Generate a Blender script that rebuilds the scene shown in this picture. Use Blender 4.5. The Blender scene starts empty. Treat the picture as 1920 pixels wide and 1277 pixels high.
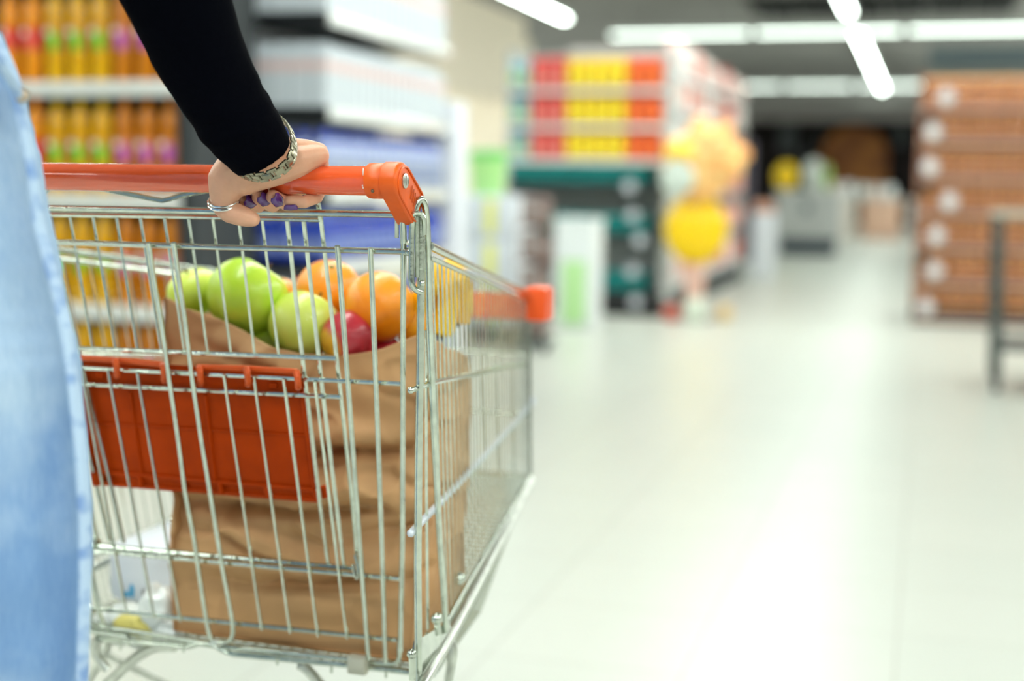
import bpy, bmesh, math, random
from mathutils import Vector, Matrix, noise
random.seed(7)
SC = bpy.context.scene
COL = SC.collection
PI = math.pi

# ------------------------------------------------------------------ camera
F = 2667.0                       # focal length in pixels of a 1920 px wide frame (50 mm)
EYE = 1.0                        # camera height
ROLL = math.radians(.78)
PITCH = math.atan((638.5 - 345.0) * math.cos(ROLL) / F)
YAW = math.atan((1735 - 960) / F * math.cos(PITCH))
fh = Vector((-math.sin(YAW), math.cos(YAW), 0))
FW = fh * math.cos(PITCH) - Vector((0, 0, math.sin(PITCH)))
r0 = Vector((math.cos(YAW), math.sin(YAW), 0)); u0 = r0.cross(FW)
RT = r0 * math.cos(ROLL) + u0 * math.sin(ROLL)
UP = RT.cross(FW)
CAM = Vector((0, 0, EYE))
cam_d = bpy.data.cameras.new('camera'); cam = bpy.data.objects.new('camera', cam_d); COL.objects.link(cam)
M = Matrix((RT, UP, -FW)).transposed().to_4x4(); M.translation = CAM
cam.matrix_world = M
cam_d.sensor_width = 36; cam_d.lens = 36 * F / 1920.0
cam_d.clip_start = .02; cam_d.clip_end = 200
cam_d.dof.use_dof = True; cam_d.dof.focus_distance = 1.37; cam_d.dof.aperture_fstop = 2.15
cam_d.dof.aperture_blades = 0
SC.camera = cam

# ------------------------------------------------------------------ light and exposure
SC.view_settings.view_transform = 'Standard'; SC.view_settings.look = 'None'
SC.view_settings.gamma = 1; SC.view_settings.use_curve_mapping = False
SC.view_settings.exposure = -0.95
wd = bpy.data.worlds.new('world'); SC.world = wd; wd.use_nodes = True
wd.node_tree.nodes['Background'].inputs[0].default_value = (.93, 1.0, .97, 1)
wd.node_tree.nodes['Background'].inputs[1].default_value = .2
LAMP_Z = 3.4

def ray(x, y): return FW + RT * ((x - 960) / F) - UP * ((y - 638.5) / F)
def atD(x, y, D): return CAM + ray(x, y) * D
def atY(x, y, Y): r = ray(x, y); return CAM + r * (Y / r.y)
def atX(x, y, X): r = ray(x, y); return CAM + r * (X / r.x)
def atZ(x, y, Z): r = ray(x, y); return CAM + r * ((Z - EYE) / r.z)

# cart frame: u to the cart's right, v forward, w up; origin at the right end of the handle axis
CA = math.radians(2.3)
UD = Vector((math.cos(CA), -math.sin(CA), 0)); VD = Vector((math.sin(CA), math.cos(CA), 0))
CO = atD(757, 340, 1.36)
HZ = CO.z
def L(u, v, w): return CO + UD * u + VD * v + Vector((0, 0, w))
def G(x, y, v):
    r = ray(x, y); t = (v - (CAM - CO).dot(VD)) / r.dot(VD); return CAM + r * t
def uvw(p): q = p - CO; return q.dot(UD), q.dot(VD), q.z
TG = math.tan(math.radians(17))
GN = (VD + Vector((0, 0, TG))).normalized()
def P(x, y, off=0.0):
    """point of the leaning rear gate plane seen at pixel x, y"""
    r = ray(x, y); p0 = L(0, .028, -.035) + GN * off
    return CAM + r * ((p0 - CAM).dot(GN) / r.dot(GN))
UC = uvw(P(303, 460))[0]
def mir(p): u, v, w = uvw(p); return L(2 * UC - u, v, w)

def add_area(name, loc, sx, sy, power, col=(.96, 1, .97)):
    d = bpy.data.lights.new(name, 'AREA'); d.shape = 'RECTANGLE'; d.size = sx; d.size_y = sy
    d.energy = power; d.color = col
    o = bpy.data.objects.new(name, d); COL.objects.link(o); o.location = loc
    return o
ROWX = (-9.25, -5.18, -1.15, 2.9, 7.0)
for X in ROWX:
    for Y in ((-3.5, 2.6, 8.7, 14.8, 24.5, 31) if X in (-9.25, 2.9, 7.0) else (-3.5, 2.6, 8.7)):
        add_area('ceiling_lamp', (X, Y, LAMP_Z - .03), .10, 5.6, 150 if Y < 10 else 420)

for Y in (-1.25, 10.8):
    for X in (-5.9, -3.5, -1.1, 1.3, 3.7):
        add_area('cross_lamp', (X, Y, LAMP_Z - .03), 2.2, .12, 50)
# ------------------------------------------------------------------ materials
def c8(r, g, b):
    f = lambda c: (c / 255 / 12.92) if c / 255 <= .04045 else ((c / 255 + .055) / 1.055) ** 2.4
    return (f(r), f(g), f(b), 1)
MATS = {}
def mat(name, rgb, rough=.5, metal=0, var=.0, scale=40, bump=0, bscale=200, coat=0, sss=0, trans=0, emit=0, spec=.5, stretch=None, c2=None, lo=.35, hi=.65, ior=1.45):
    if name in MATS: return MATS[name]
    m = bpy.data.materials.new(name); m.use_nodes = True; nt = m.node_tree; N = nt.nodes; K = nt.links
    b = N['Principled BSDF']; I = b.inputs
    col = c8(*rgb) if len(rgb) == 3 else rgb
    I['Base Color'].default_value = col
    I['Roughness'].default_value = rough; I['Metallic'].default_value = metal
    I['Coat Weight'].default_value = coat; I['Coat Roughness'].default_value = .05; I['Specular IOR Level'].default_value = spec; I['IOR'].default_value = ior
    I['Transmission Weight'].default_value = trans
    if sss:
        I['Subsurface Weight'].default_value = sss; I['Subsurface Radius'].default_value = (.010, .004, .002); I['Subsurface Scale'].default_value = .5
    if emit:
        I['Emission Color'].default_value = col; I['Emission Strength'].default_value = emit
    tc = N.new('ShaderNodeTexCoord'); mp = N.new('ShaderNodeMapping'); K.new(tc.outputs['Object'], mp.inputs[0])
    if stretch: mp.inputs['Scale'].default_value = stretch
    if var or c2:
        n = N.new('ShaderNodeTexNoise'); n.inputs['Scale'].default_value = scale; n.inputs['Detail'].default_value = 4
        K.new(mp.outputs[0], n.inputs['Vector'])
        rp = N.new('ShaderNodeValToRGB'); K.new(n.outputs['Fac'], rp.inputs[0])
        if c2: d = c8(*c2)
        else: d = tuple(min(1, x * (1 + var)) for x in col[:3]) + (1,)
        a = col if c2 else tuple(x * (1 - var) for x in col[:3]) + (1,)
        rp.color_ramp.elements[0].position = lo; rp.color_ramp.elements[1].position = hi
        rp.color_ramp.elements[0].color = a; rp.color_ramp.elements[1].color = d
        K.new(rp.outputs[0], I['Base Color'])
    if bump:
        n2 = N.new('ShaderNodeTexNoise'); n2.inputs['Scale'].default_value = bscale; n2.inputs['Detail'].default_value = 3
        K.new(mp.outputs[0], n2.inputs['Vector'])
        bp = N.new('ShaderNodeBump'); bp.inputs['Strength'].default_value = bump; bp.inputs['Distance'].default_value = .002
        K.new(n2.outputs['Fac'], bp.inputs['Height']); K.new(bp.outputs[0], I['Normal'])
    MATS[name] = m
    return m

# ------------------------------------------------------------------ mesh builder
class MB:
    def __init__(s): s.v = []; s.f = []; s.m = []; s.mi = 0
    def add(s, vs, fs):
        o = len(s.v); s.v += [Vector(q) for q in vs]; s.f += [tuple(i + o for i in f) for f in fs]; s.m += [s.mi] * len(fs)
        return s
    def tube(s, pts, r, n=10, cap=True, closed=False):
        pts = [Vector(p) for p in pts]; q = [pts[0]]
        rr = r if hasattr(r, '__len__') else [r] * len(pts)
        rs = [rr[0]]
        for p, x in zip(pts[1:], rr[1:]):
            if (p - q[-1]).length > 1e-6: q.append(p); rs.append(x)
        pts = q; k = len(pts); vs = []; fs = []
        nrm = None
        for i, p in enumerate(pts):
            a = pts[(i - 1) % k] if (closed or i) else p; b = pts[(i + 1) % k] if (closed or i < k - 1) else p
            t = (b - a).normalized()
            if nrm is None:
                nrm = t.orthogonal().normalized()
            nrm = (nrm - t * nrm.dot(t)).normalized(); bn = t.cross(nrm)
            sc = 1.0
            if 0 < i < k - 1:
                c = (p - a).normalized().dot((b - p).normalized()); sc = 1 / max(.75, math.sqrt(max(.01, (1 + c) / 2)))
            for j in range(n):
                th = 2 * PI * j / n
                vs.append(p + (nrm * math.cos(th) + bn * math.sin(th)) * rs[i] * sc)
        for i in range(k if closed else k - 1):
            i2 = (i + 1) % k
            for j in range(n):
                j2 = (j + 1) % n
                fs.append((i * n + j, i * n + j2, i2 * n + j2, i2 * n + j))
        if cap and not closed:
            fs.append(tuple(range(n))[::-1]); fs.append(tuple((k - 1) * n + j for j in range(n)))
        return s.add(vs, fs)
    def box(s, c, d, rz=0, bev=0, rot=None):
        bm = bmesh.new(); bmesh.ops.create_cube(bm, size=1)
        bmesh.ops.scale(bm, vec=Vector(d), verts=bm.verts)
        if bev: bmesh.ops.bevel(bm, geom=list(bm.edges), offset=min(bev, min(d) * .45), segments=2, affect='EDGES', profile=.6)
        Mx = rot.to_4x4() if rot else Matrix.Rotation(rz, 4, 'Z')
        vs = [Mx @ v.co + Vector(c) for v in bm.verts]
        bm.verts.index_update(); fs = [tuple(v.index for v in f.verts) for f in bm.faces]; bm.free()
        return s.add(vs, fs)
    def lathe(s, prof, c=(0, 0, 0), n=20, sq=None, ax=None):
        """profile of (radius, height); sq = superellipse exponent for square-ish bodies"""
        vs = []; fs = []; c = Vector(c)
        for (r, z) in prof:
            for j in range(n):
                t = 2 * PI * j / n; x, y = math.cos(t), math.sin(t)
                if sq:
                    k = (abs(x) ** sq + abs(y) ** sq) ** (-1 / sq); x *= k; y *= k
                q = Vector((x * r, y * r, z))
                if ax: q = ax @ q
                vs.append(c + q)
        k = len(prof)
        for i in range(k - 1):
            for j in range(n):
                j2 = (j + 1) % n; fs.append((i * n + j, i * n + j2, (i + 1) * n + j2, (i + 1) * n + j))
        fs.append(tuple(range(n))[::-1]); fs.append(tuple((k - 1) * n + j for j in range(n)))
        return s.add(vs, fs)
    def ball(s, c, r, n=16, rot=None, fn=None):
        r = Vector(r) if hasattr(r, '__len__') else Vector((r, r, r)); vs = []; fs = []; c = Vector(c); m = n // 2
        for i in range(m + 1):
            ph = PI * i / m
            for j in range(n):
                th = 2 * PI * j / n
                d = Vector((math.sin(ph) * math.cos(th), math.sin(ph) * math.sin(th), math.cos(ph)))
                k = fn(d) if fn else 1
                q = Vector((d.x * r.x, d.y * r.y, d.z * r.z)) * k
                if rot: q = rot @ q
                vs.append(c + q)
        for i in range(m):
            for j in range(n):
                j2 = (j + 1) % n; fs.append((i * n + j, (i + 1) * n + j, (i + 1) * n + j2, i * n + j2))
        return s.add(vs, fs)
    def prism(s, outline, ax0, ax1, ax2, o, d0, d1, rim=0, seg=3):
        """outline in (ax0, ax1) pushed along ax2 from d0 to d1, with a rounded rim at d1"""
        n = len(outline); vs = []; fs = []
        cx = sum(p[0] for p in outline) / n; cy = sum(p[1] for p in outline) / n
        rings = [(d0, 0)]
        if rim:
            for k in range(seg + 1):
                t = k / seg * PI / 2; rings.append((d1 - rim + rim * math.sin(t), rim * (1 - math.cos(t))))
        else: rings.append((d1, 0))
        for (d, ins) in rings:
            for (x, y) in outline:
                L_ = math.hypot(x - cx, y - cy) or 1; k = max(0, 1 - ins / L_)
                vs.append(o + ax0 * (cx + (x - cx) * k) + ax1 * (cy + (y - cy) * k) + ax2 * d)
        m = len(rings)
        for i in range(m - 1):
            for j in range(n):
                j2 = (j + 1) % n; fs.append((i * n + j, i * n + j2, (i + 1) * n + j2, (i + 1) * n + j))
        fs.append(tuple(range(n))[::-1]); fs.append(tuple((m - 1) * n + j for j in range(n)))
        return s.add(vs, fs)
    def quad(s, a, b, c, d): return s.add([a, b, c, d], [(0, 1, 2, 3)])
    def build(s, name, m, parent=None, smooth=True, angle=40):
        me = bpy.data.meshes.new(name)
        off = Vector((0, 0, 0)); q = parent
        while q is not None: off += q.location; q = q.parent
        me.from_pydata([v - off for v in s.v], [], s.f)
        ms = m if isinstance(m, (list, tuple)) else [m]
        for k in ms: me.materials.append(k)
        for p, i in zip(me.polygons, s.m): p.material_index = min(i, len(ms) - 1); p.use_smooth = smooth
        bm = bmesh.new(); bm.from_mesh(me); bmesh.ops.recalc_face_normals(bm, faces=bm.faces)
        if smooth:
            for e in bm.edges:
                if len(e.link_faces) == 2 and e.calc_face_angle(0) > math.radians(angle): e.smooth = False
        bm.to_mesh(me); bm.free()
        o = bpy.data.objects.new(name, me); COL.objects.link(o); o.parent = parent
        return o

def tag(o, label=None, cat=None, group=None, kind=None):
    if label: o['label'] = label
    if cat: o['category'] = cat
    if group: o['group'] = group
    if kind: o['kind'] = kind
    return o
def empty(name, loc, label, cat, group=None):
    o = bpy.data.objects.new(name, None); COL.objects.link(o); o.location = loc; o.empty_display_size = .05
    return tag(o, label, cat, group)
def dup(o, loc=None, rz=None, label=None, group=None, parent=None, top=True):
    c = o.copy(); COL.objects.link(c)
    if top:
        c.location = loc
        if rz is not None: c.rotation_euler = (0, 0, rz)
        if label: c['label'] = label
        if group: c['group'] = group
    else: c.parent = parent
    for ch in [k for k in KIDS.get(o.name, [])]:
        dup(ch, parent=c, top=False)
    return c
KIDS = {}
def reg(o, *ch): KIDS[o.name] = list(ch); return o
ORD = ['first', 'second', 'third', 'fourth', 'fifth', 'sixth', 'seventh', 'eighth', 'ninth', 'tenth', 'eleventh', 'twelfth', 'thirteenth', 'fourteenth', 'fifteenth', 'sixteenth', 'seventeenth', 'eighteenth', 'nineteenth', 'twentieth', 'twenty-first', 'twenty-second', 'twenty-third', 'twenty-fourth', 'twenty-fifth']
def smooth_path(pts, it=2):
    for _ in range(it):
        q = [pts[0]]
        for a, b in zip(pts, pts[1:]): q += [a * .75 + b * .25, a * .25 + b * .75]
        q.append(pts[-1]); pts = q
    return pts
def remesh(mb, name, m, voxel, smooth=6, parent=None, factor=.5, keep=False):
    o = mb.build(name + '_raw', m, None)
    r = o.modifiers.new('r', 'REMESH'); r.mode = 'VOXEL'; r.voxel_size = voxel; r.use_smooth_shade = True
    s_ = o.modifiers.new('s', 'SMOOTH'); s_.iterations = smooth; s_.factor = factor
    dg = bpy.context.evaluated_depsgraph_get(); dg.update()
    me = bpy.data.meshes.new_from_object(o.evaluated_get(dg)); me.name = name
    old = o.data; bpy.data.objects.remove(o); bpy.data.meshes.remove(old)
    me.materials.clear(); me.materials.append(m)
    off = Vector((0, 0, 0)); q = parent
    while q is not None: off += q.location; q = q.parent
    for v in me.vertices: v.co -= off
    for p in me.polygons: p.use_smooth = True
    if keep: return me
    o = bpy.data.objects.new(name, me); COL.objects.link(o); o.parent = parent
    return o
def chain(mb, pts, step=.35, flat=None):
    """pts: (point, radius); rounded limb as a run of balls"""
    for (a, ra), (b, rb) in zip(pts, pts[1:]):
        d = (b - a).length; n = max(1, int(d / (min(ra, rb) * step)) + 1)
        for i in range(n + 1):
            t = i / n; mb.ball(a.lerp(b, t), ra + (rb - ra) * t, 14, rot=flat)
    return mb

# ------------------------------------------------------------------ the setting
def floor_mat():
    m = bpy.data.materials.new('glossy_floor_tiles'); m.use_nodes = True; nt = m.node_tree; N = nt.nodes; K = nt.links
    b = N['Principled BSDF']
    g = N.new('ShaderNodeNewGeometry'); mp = N.new('ShaderNodeMapping'); K.new(g.outputs['Position'], mp.inputs[0])
    mp.inputs['Location'].default_value = (.442, .12, 0)
    br = N.new('ShaderNodeTexBrick'); K.new(mp.outputs[0], br.inputs['Vector'])
    br.offset = 0; br.inputs['Scale'].default_value = 1; br.inputs['Brick Width'].default_value = .42; br.inputs['Row Height'].default_value = .42
    br.inputs['Mortar Size'].default_value = .0022; br.inputs['Mortar Smooth'].default_value = .3
    br.inputs['Color1'].default_value = c8(193, 195, 186); br.inputs['Color2'].default_value = c8(190, 193, 184); br.inputs['Mortar'].default_value = c8(160, 158, 148)
    n = N.new('ShaderNodeTexNoise'); n.inputs['Scale'].default_value = .6; n.inputs['Detail'].default_value = 3; K.new(mp.outputs[0], n.inputs['Vector'])
    mx = N.new('ShaderNodeMix'); mx.data_type = 'RGBA'; mx.blend_type = 'MULTIPLY'; mx.inputs[0].default_value = 1
    rp = N.new('ShaderNodeValToRGB'); rp.color_ramp.elements[0].color = (.93, .93, .93, 1); rp.color_ramp.elements[1].color = (1, 1, 1, 1)
    K.new(n.outputs['Fac'], rp.inputs[0]); K.new(br.outputs['Color'], mx.inputs[6]); K.new(rp.outputs[0], mx.inputs[7])
    K.new(mx.outputs[2], b.inputs['Base Color']); b.inputs['Roughness'].default_value = .33; b.inputs['Specular IOR Level'].default_value = .5
    return m
def slab(name, a, b, m, kind='structure'):
    a = Vector(a); b = Vector(b)
    o = MB().box((a + b) / 2, [abs(b[i] - a[i]) for i in range(3)]).build(name, m, smooth=False)
    o['kind'] = kind; return o
M_floor = floor_mat()
M_ceil = mat('ceiling_grey', (150, 148, 146), .9, var=.08, scale=.6)
M_beam = mat('beam_grey', (146, 143, 141), .8)
M_dark = mat('dark_recess', (22, 24, 26), .9)
M_beige = mat('beige_plaster', (252, 238, 218), .8)
slab('floor', (-16, -8, -.1), (12, 44, 0), M_floor)
slab('ceiling', (-16, -8, 3.9), (12, 44, 4.0), M_ceil)
slab('wall_back', (-16, 41, 0), (12, 41.2, 3.9), mat('far_wall', (24, 17, 17), .9, var=.5, scale=1.2))
slab('wall_left', (-16.2, -8, 0), (-16, 44, 3.9), mat('left_wall', (190, 185, 176), .9))
slab('wall_right', (12, -8, 0), (12.2, 44, 3.9), mat('right_wall', (190, 188, 180), .9))
# bulkheads and beams under the ceiling
slab('trim_1', (-14, 36.6, 3.05), (10, 37.0, 3.9), M_beam)
a = atY(1410, 40, 24.6); b = atY(1905, 2, 24.6)
slab('trim_2', (-14, 38, 2.75), (10, 38.3, 3.05), mat('beam_light', (158, 152, 150), .8))
p = atY(1742, 124, 20); q = atY(2060, 84, 20)
slab('trim_3', (p.x, 20, p.z), (q.x + 3, 20.5, q.z), mat('blue_grey_panel', (84, 97, 102), .7))
# beige wall above the left hand shelving
p = atY(985, 200, 17); q = atY(985, 92, 17)
slab('wall_side_left', (q.x - 6, 17, 0), (q.x, 17.3, 2.75), M_beige)
slab('trim_4', (q.x - .12, 13.0, 1.95), (q.x, 17, 3.0), M_beige)

# ------------------------------------------------------------------ the shopping cart
M_zinc = mat('zinc_plated_wire', (198, 205, 194), .17, metal=1, var=.12, scale=60, bump=.10, bscale=260)
M_zinc2 = mat('zinc_plated_tube', (205, 208, 200), .3, metal=1, var=.12, scale=50, bump=.1, bscale=200)
M_orange = mat('orange_plastic', (226, 90, 10), .38, var=.10, scale=30, bump=.12, bscale=120)
M_handle = mat('orange_red_handle_sleeve', (236, 92, 46), .14, coat=1, var=.05, scale=18)
M_seat = mat('orange_seat_plastic', (176, 58, 0), .5, var=.10, scale=25, bump=.1, bscale=150, spec=.1)
M_clip = mat('grey_plastic', (190, 188, 172), .5)
M_rubber = mat('grey_rubber', (70, 70, 70), .7)
FLW = uvw(P(648, 1243))[2]          # level of the basket floor at its rear end
base = L(UC, .40, 0); base.z = 0
cart = empty('shopping_cart', base, 'wire shopping cart with an orange handle, holding a paper bag of fruit', 'shopping cart')

# handle
h = MB(); e0 = L(2 * UC, 0, 0)
h.tube([L(-.028, 0, 0), e0 + UD * .028], .0143, 36)
hd = h.build('handle', M_handle, cart)
mk = MB()
mk.mi = 0
for k, (x, y) in enumerate(((681, 322), (680, 336), (679, 340), (680, 348), (681, 352))):
    c = G(x, y, -.0143 * .95); mk.ball(c, (.0009, .0006, .0011 if k else .004), 8)
mk.build('scratch', mat('scuffed_white', (235, 215, 205), .6), hd)
def end_cap(side):
    o = MB(); s = 1
    f = (lambda u, v, w: L(u, v, w)) if side > 0 else (lambda u, v, w: L(2 * UC - u, v, w))
    ux = UD if side > 0 else -UD
    # collar
    o.lathe([(.0150, 0), (.0168, .0006), (.0172, .004), (.0172, .018), (.0160, .0195)], f(-.0355, 0, 0), 32, ax=Matrix((VD, Vector((0, 0, 1)), ux)).transposed())
    # knuckle: round over the handle axis, running forward and down
    out = []
    dv, dw = .0385, -.0275; l = math.hypot(dv, dw); tx, tz = dv / l, dw / l; px_, pz_ = -tz, tx
    r = .0185
    for k in range(13):
        t = PI / 2 + PI * k / 12
        out.append((tx * math.cos(t) * r + px_ * math.sin(t) * r, tz * math.cos(t) * r + pz_ * math.sin(t) * r))
    out += [(dv - px_ * .0188 - tx * .002, dw - pz_ * .0188 - tz * .002), (dv - px_ * .0178 + tx * .001, dw - pz_ * .0178 + tz * .001), (dv - px_ * .0150 + tx * .0035, dw - pz_ * .0150 + tz * .0035), (dv + px_ * .0165 + tx * .0035, dw + pz_ * .0165 + tz * .0035), (dv + px_ * .0192 + tx * .001, dw + pz_ * .0192 + tz * .001), (dv + px_ * .0198 - tx * .002, dw + pz_ * .0198 - tz * .002)]
    o.prism(out, VD, Vector((0, 0, 1)), ux, f(-.0175, 0, 0), 0, .0175, rim=.004)
    # raised edge around the outer face
    rim = [f(0.0005, x * .86 + dv * .07, z * .86 + dw * .07) for x, z in out]
    o.tube(rim, .0011, 6, closed=True)
    cp = o.build('handle_end_cap', M_orange, cart)
    sc = MB(); sc.lathe([(.0074, 0), (.0074, .0014), (.0062, .0022)], f(.0, .002, .0005), 20, ax=Matrix((VD, Vector((0, 0, 1)), ux)).transposed())
    sc.box(f(.002, .001, .0005), (.0010, .0016, .010)); sc.build('screw', M_zinc2, cp)
    sc2 = MB(); c_ = f(-.026, -.0145, -.0096); sc2.ball(c_, .0018, 10); sc2.build('rivet', mat('dark_rivet', (110, 90, 70), .4, metal=.6), cp)
    # embossed mark on the face: a few moulded strokes
    em = MB()
    for k in range(4):
        a_ = f(.0008, .020 + .004 * k, -.004 - .0035 * k); b_ = f(.0008, .016 + .004 * k, -.017 - .0035 * k)
        em.tube([a_, a_.lerp(b_, .5) + VD * .0012, b_], .0005, 5)
    em.build('moulded_lettering', mat('dirty_orange', (196, 84, 20), .6), cp)
end_cap(1); end_cap(-1)

# rear gate (the flap that swings in when carts nest)
g = MB()
g.tube([P(97, 454), P(420, 464), P(758, 471.5)] , .0031, 10)
Rtop = P(752, 472)
def both(m, pts, r, n=8):
    m.tube(pts, r, n); m.tube([mir(p) for p in pts], r, n)
g.tube([mir(P(758, 471.5)), P(100, 454.2)], .0031, 10)
both(g, [P(632.5, 461, -.006), P(637, 515, -.006), P(652.4, 720, -.006), P(674, 1010, -.006), P(691, 1236, -.006)], .0029, 10)
both(g, [P(694.5, 465, -.006), P(704, 700, -.006), P(715.6, 1010, -.006), P(722.5, 1242, -.006)], .0028, 10)
r4 = [P(180, 1184.5), P(436, 1214), P(648, 1235), P(725, 1244)]
c3 = [P(757, 446), P(755.5, 600), P(754.5, 1010), P(751, 1190), P(750, 1220)]
corner = smooth_path([P(750, 1218), P(748, 1243), P(722, 1244)], 3)
full = c3 + corner + [P(648, 1235), P(436, 1214)]
g.tube(full, .0030, 10)
ml = [mir(p) for p in full]
g.tube(ml + [P(436, 1214)], .0030, 10)
for (x0, y0, x1, y1, r, ex) in ((151, 690, 752, 720, .0026, 1), (165, 1032, 748, 1085, .0028, 1), (170, 1141, 745, 1200, .0029, 1)):
    a_ = P(x0, y0, .003); b_ = P(x1, y1, .003); g.tube([mir(b_), a_, b_], r, 8)
# lock loops: cut ends on top, a long U down to the bottom
U1 = [P(278, 455, -.007), P(291, 540, -.007), P(302, 600, -.007), P(319, 720, -.007), P(334, 820, -.007), P(347, 920, -.007), P(364, 1010, -.007), P(381.7, 1130, -.007)]
U2 = [P(325, 455, -.007), P(336, 530, -.007), P(347, 600, -.007), P(362, 720, -.007), P(377, 820, -.007), P(397, 940, -.007), P(416.4, 1060, -.007), P(431.6, 1140, -.007)]
loop = smooth_path([U1[-1], P(390, 1180, -.007), P(398, 1203, -.007), P(415, 1206, -.007), P(434, 1201, -.007), P(438, 1178, -.007), U2[-1]], 2)
g.tube(U1 + loop[1:-1] + U2[::-1], .0029, 10)
for x0, y0, x1, y1 in ((151.7, 690, 237, 1148), (203, 695, 289, 1158), (258, 700, 338.6, 1165), (420, 702, 491, 1181), (476, 705, 544.5, 1187), (532, 710, 596.5, 1193), (590, 715, 651, 1197)):
    g.tube([P(x0, y0, -.001), P(x1, y1, -.001)], .0018, 8)
for k in range(1, 3):
    a_ = P(151.7, 690, -.001); b_ = P(237, 1148, -.001); da = P(203, 695, -.001) - a_; db = P(289, 1158, -.001) - b_
    g.tube([a_ - da * k, b_ - db * k], .0016, 8)
g.build('rear_gate', M_zinc, cart)
t = MB(); t.tube([P(758, 471.5), P(766, 472)], .0042, 12); t.ball(P(767, 472, -.001), .0046, 12)
t.build('hinge_pin', M_zinc, cart)

# top cross rail with its hooked ends
tr = MB(); z_ = .027
A0 = G(75, 389.5, .024); B0 = G(742, 402, .024)
tr.tube([mir(B0), A0, B0], .0037, 12)
hk = smooth_path([B0, G(750, 402, .024), G(754, 410, .026), G(756, 425, .028), G(757, 456, .03)], 2)
tr.tube(hk, .0034, 10); tr.tube([mir(p) for p in hk], .0034, 10)
tr.tube([G(744, 404, .030), G(744, 446, .032)], .0022, 8)
tr.build('top_cross_rail', M_zinc, cart)

# folded child seat behind the gate
s = MB(); o_ = .009
s.tube([P(80, 402, o_), P(330, 405.5, o_), P(540, 410.5, o_), P(598, 412, o_)], .0026, 8)
s.tube([P(80, 402, o_), mir(P(598, 412, o_))], .0026, 8)
for x0, x1, y1 in ((131.4, 173.6, 652), (174.5, 216, 653), (218.5, 257.4, 655), (263, 302, 657), (308, 346, 659), (353.3, 389.3, 661), (398.5, 433, 664), (447, 477.5, 666), (491, 522.5, 668)):
    s.tube([P(x0, 407, o_ + .001), P(x1, y1, o_ + .001)], .0016, 8)
for k in (1, 2):
    s.tube([P(131.4 - 43 * k, 407, o_), P(173.6 - 42 * k, 650, o_)], .0016, 8)
Bs = ([(538, 410), (571, 705), (599.4, 940), (615.5, 1058)], [(569, 410), (601.5, 705), (630, 940), (645, 1060)], [(601.5, 410), (635, 705), (660.6, 940), (671, 1062)])
for q in Bs:
    pts = [P(x, y, o_ + .002) for x, y in q]; s.tube(pts, .0024, 8); s.tube([mir(p) for p in pts], .0024, 8)
for x0, y0, x1, y1 in ((138, 653, 631, 672.5), (150, 720, 640, 745), (165, 1022, 664, 1066)):
    a_ = P(x0, y0, o_); b_ = P(x1, y1, o_); s.tube([mir(b_), a_, b_], .0027, 8)
lp = smooth_path([P(662, 1058, .006), P(664, 1072, .002), P(671, 1088, .0), P(673, 1070, -.001), P(666, 1040, .004)], 2); s.tube(lp, .0022, 8)
# bent rod that shows below the handle
vr = [P(601.5, 412, o_), G(597, 385, .03), G(594, 362, .028), G(588, 352, .026), G(480, 349, .026), G(404, 355, .026), G(345, 366, .026), G(318, 373.5, .026), G(305, 376, .026), G(290, 374, .026), G(240, 364, .026), G(196, 355, .026), G(120, 350, .026)]
s.tube(vr, .0026, 8); s.tube([vr[-1], mir(vr[4]), mir(vr[0])], .0026, 8)
seat = s.build('child_seat_frame', M_zinc, cart)
# orange seat flap
fo = MB()
W_ = lambda x, y, d: P(x, y, d)
def plate(m, q, d0, d1):
    f0 = [P(x, y, d0) for x, y in q]; f1 = [P(x, y, d1) for x, y in q]
    m.add(f0 + f1, [(0, 1, 2, 3), (7, 6, 5, 4), (0, 4, 5, 1), (1, 5, 6, 2), (2, 6, 7, 3), (3, 7, 4, 0)])
plate(fo, [(148, 690), (566, 712), (594, 934), (174, 902)], .016, .020)
plate(fo, [(146, 672), (566, 700), (572, 740), (150, 716)], .020, .030)
def bar2(p0, p1, r, d): fo.tube([P(*p0, d), P(*p1, d)], r, 8)
for p0, p1, r in (((174, 884), (590, 918), .003), ((178, 905), (597, 938), .003), ((165, 792), (580, 817), .0012), ((244, 735), (268, 905), .0018), ((385, 740), (405, 915), .0022), ((566, 735), (592, 930), .003), ((150, 716), (176, 900), .003)):
    bar2(p0, p1, r, .015)
for x in (188, 262, 345, 412, 499, 592):
    y = 893 + (x - 174) * .078; fo.tube([P(x - 1, y - 8, .013), P(x + 3, y + 14, .013)], .0033, 8)
fo.tube([P(177, 885, .012), P(183, 908, .012)], .0058, 10); fo.tube([P(606, 912, .022), P(609, 932, .022)], .0035, 8)
fo.box(P(160, 700, .018), (.012, .006, .006)); 
for x, y in ((188, 704), (513, 723)): fo.box(P(x, y, .015), (.009, .004, .005))
flap = fo.build('seat_flap', M_seat, cart)
hk = MB()
for pts in (((150, 671), (216, 675), (305, 684)), ((373, 689), (462, 691), (556, 697))):
    path = [P(x, y, .008) for x, y in pts]; hk.tube(path, .0034, 10)
    for x, y in (pts if pts[0][0] > 200 else pts[1:]):
        hk.tube(smooth_path([P(x, y, .008), P(x + .5, y + 1, -.003), P(x + 2, y + 12, -.007), P(x + 3.5, y + 27, -.003), P(x + 3, y + 30, .008)], 1), .0036, 8)
hk.build('clip', mat('clip_orange', (206, 78, 8), .4), flap)

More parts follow.
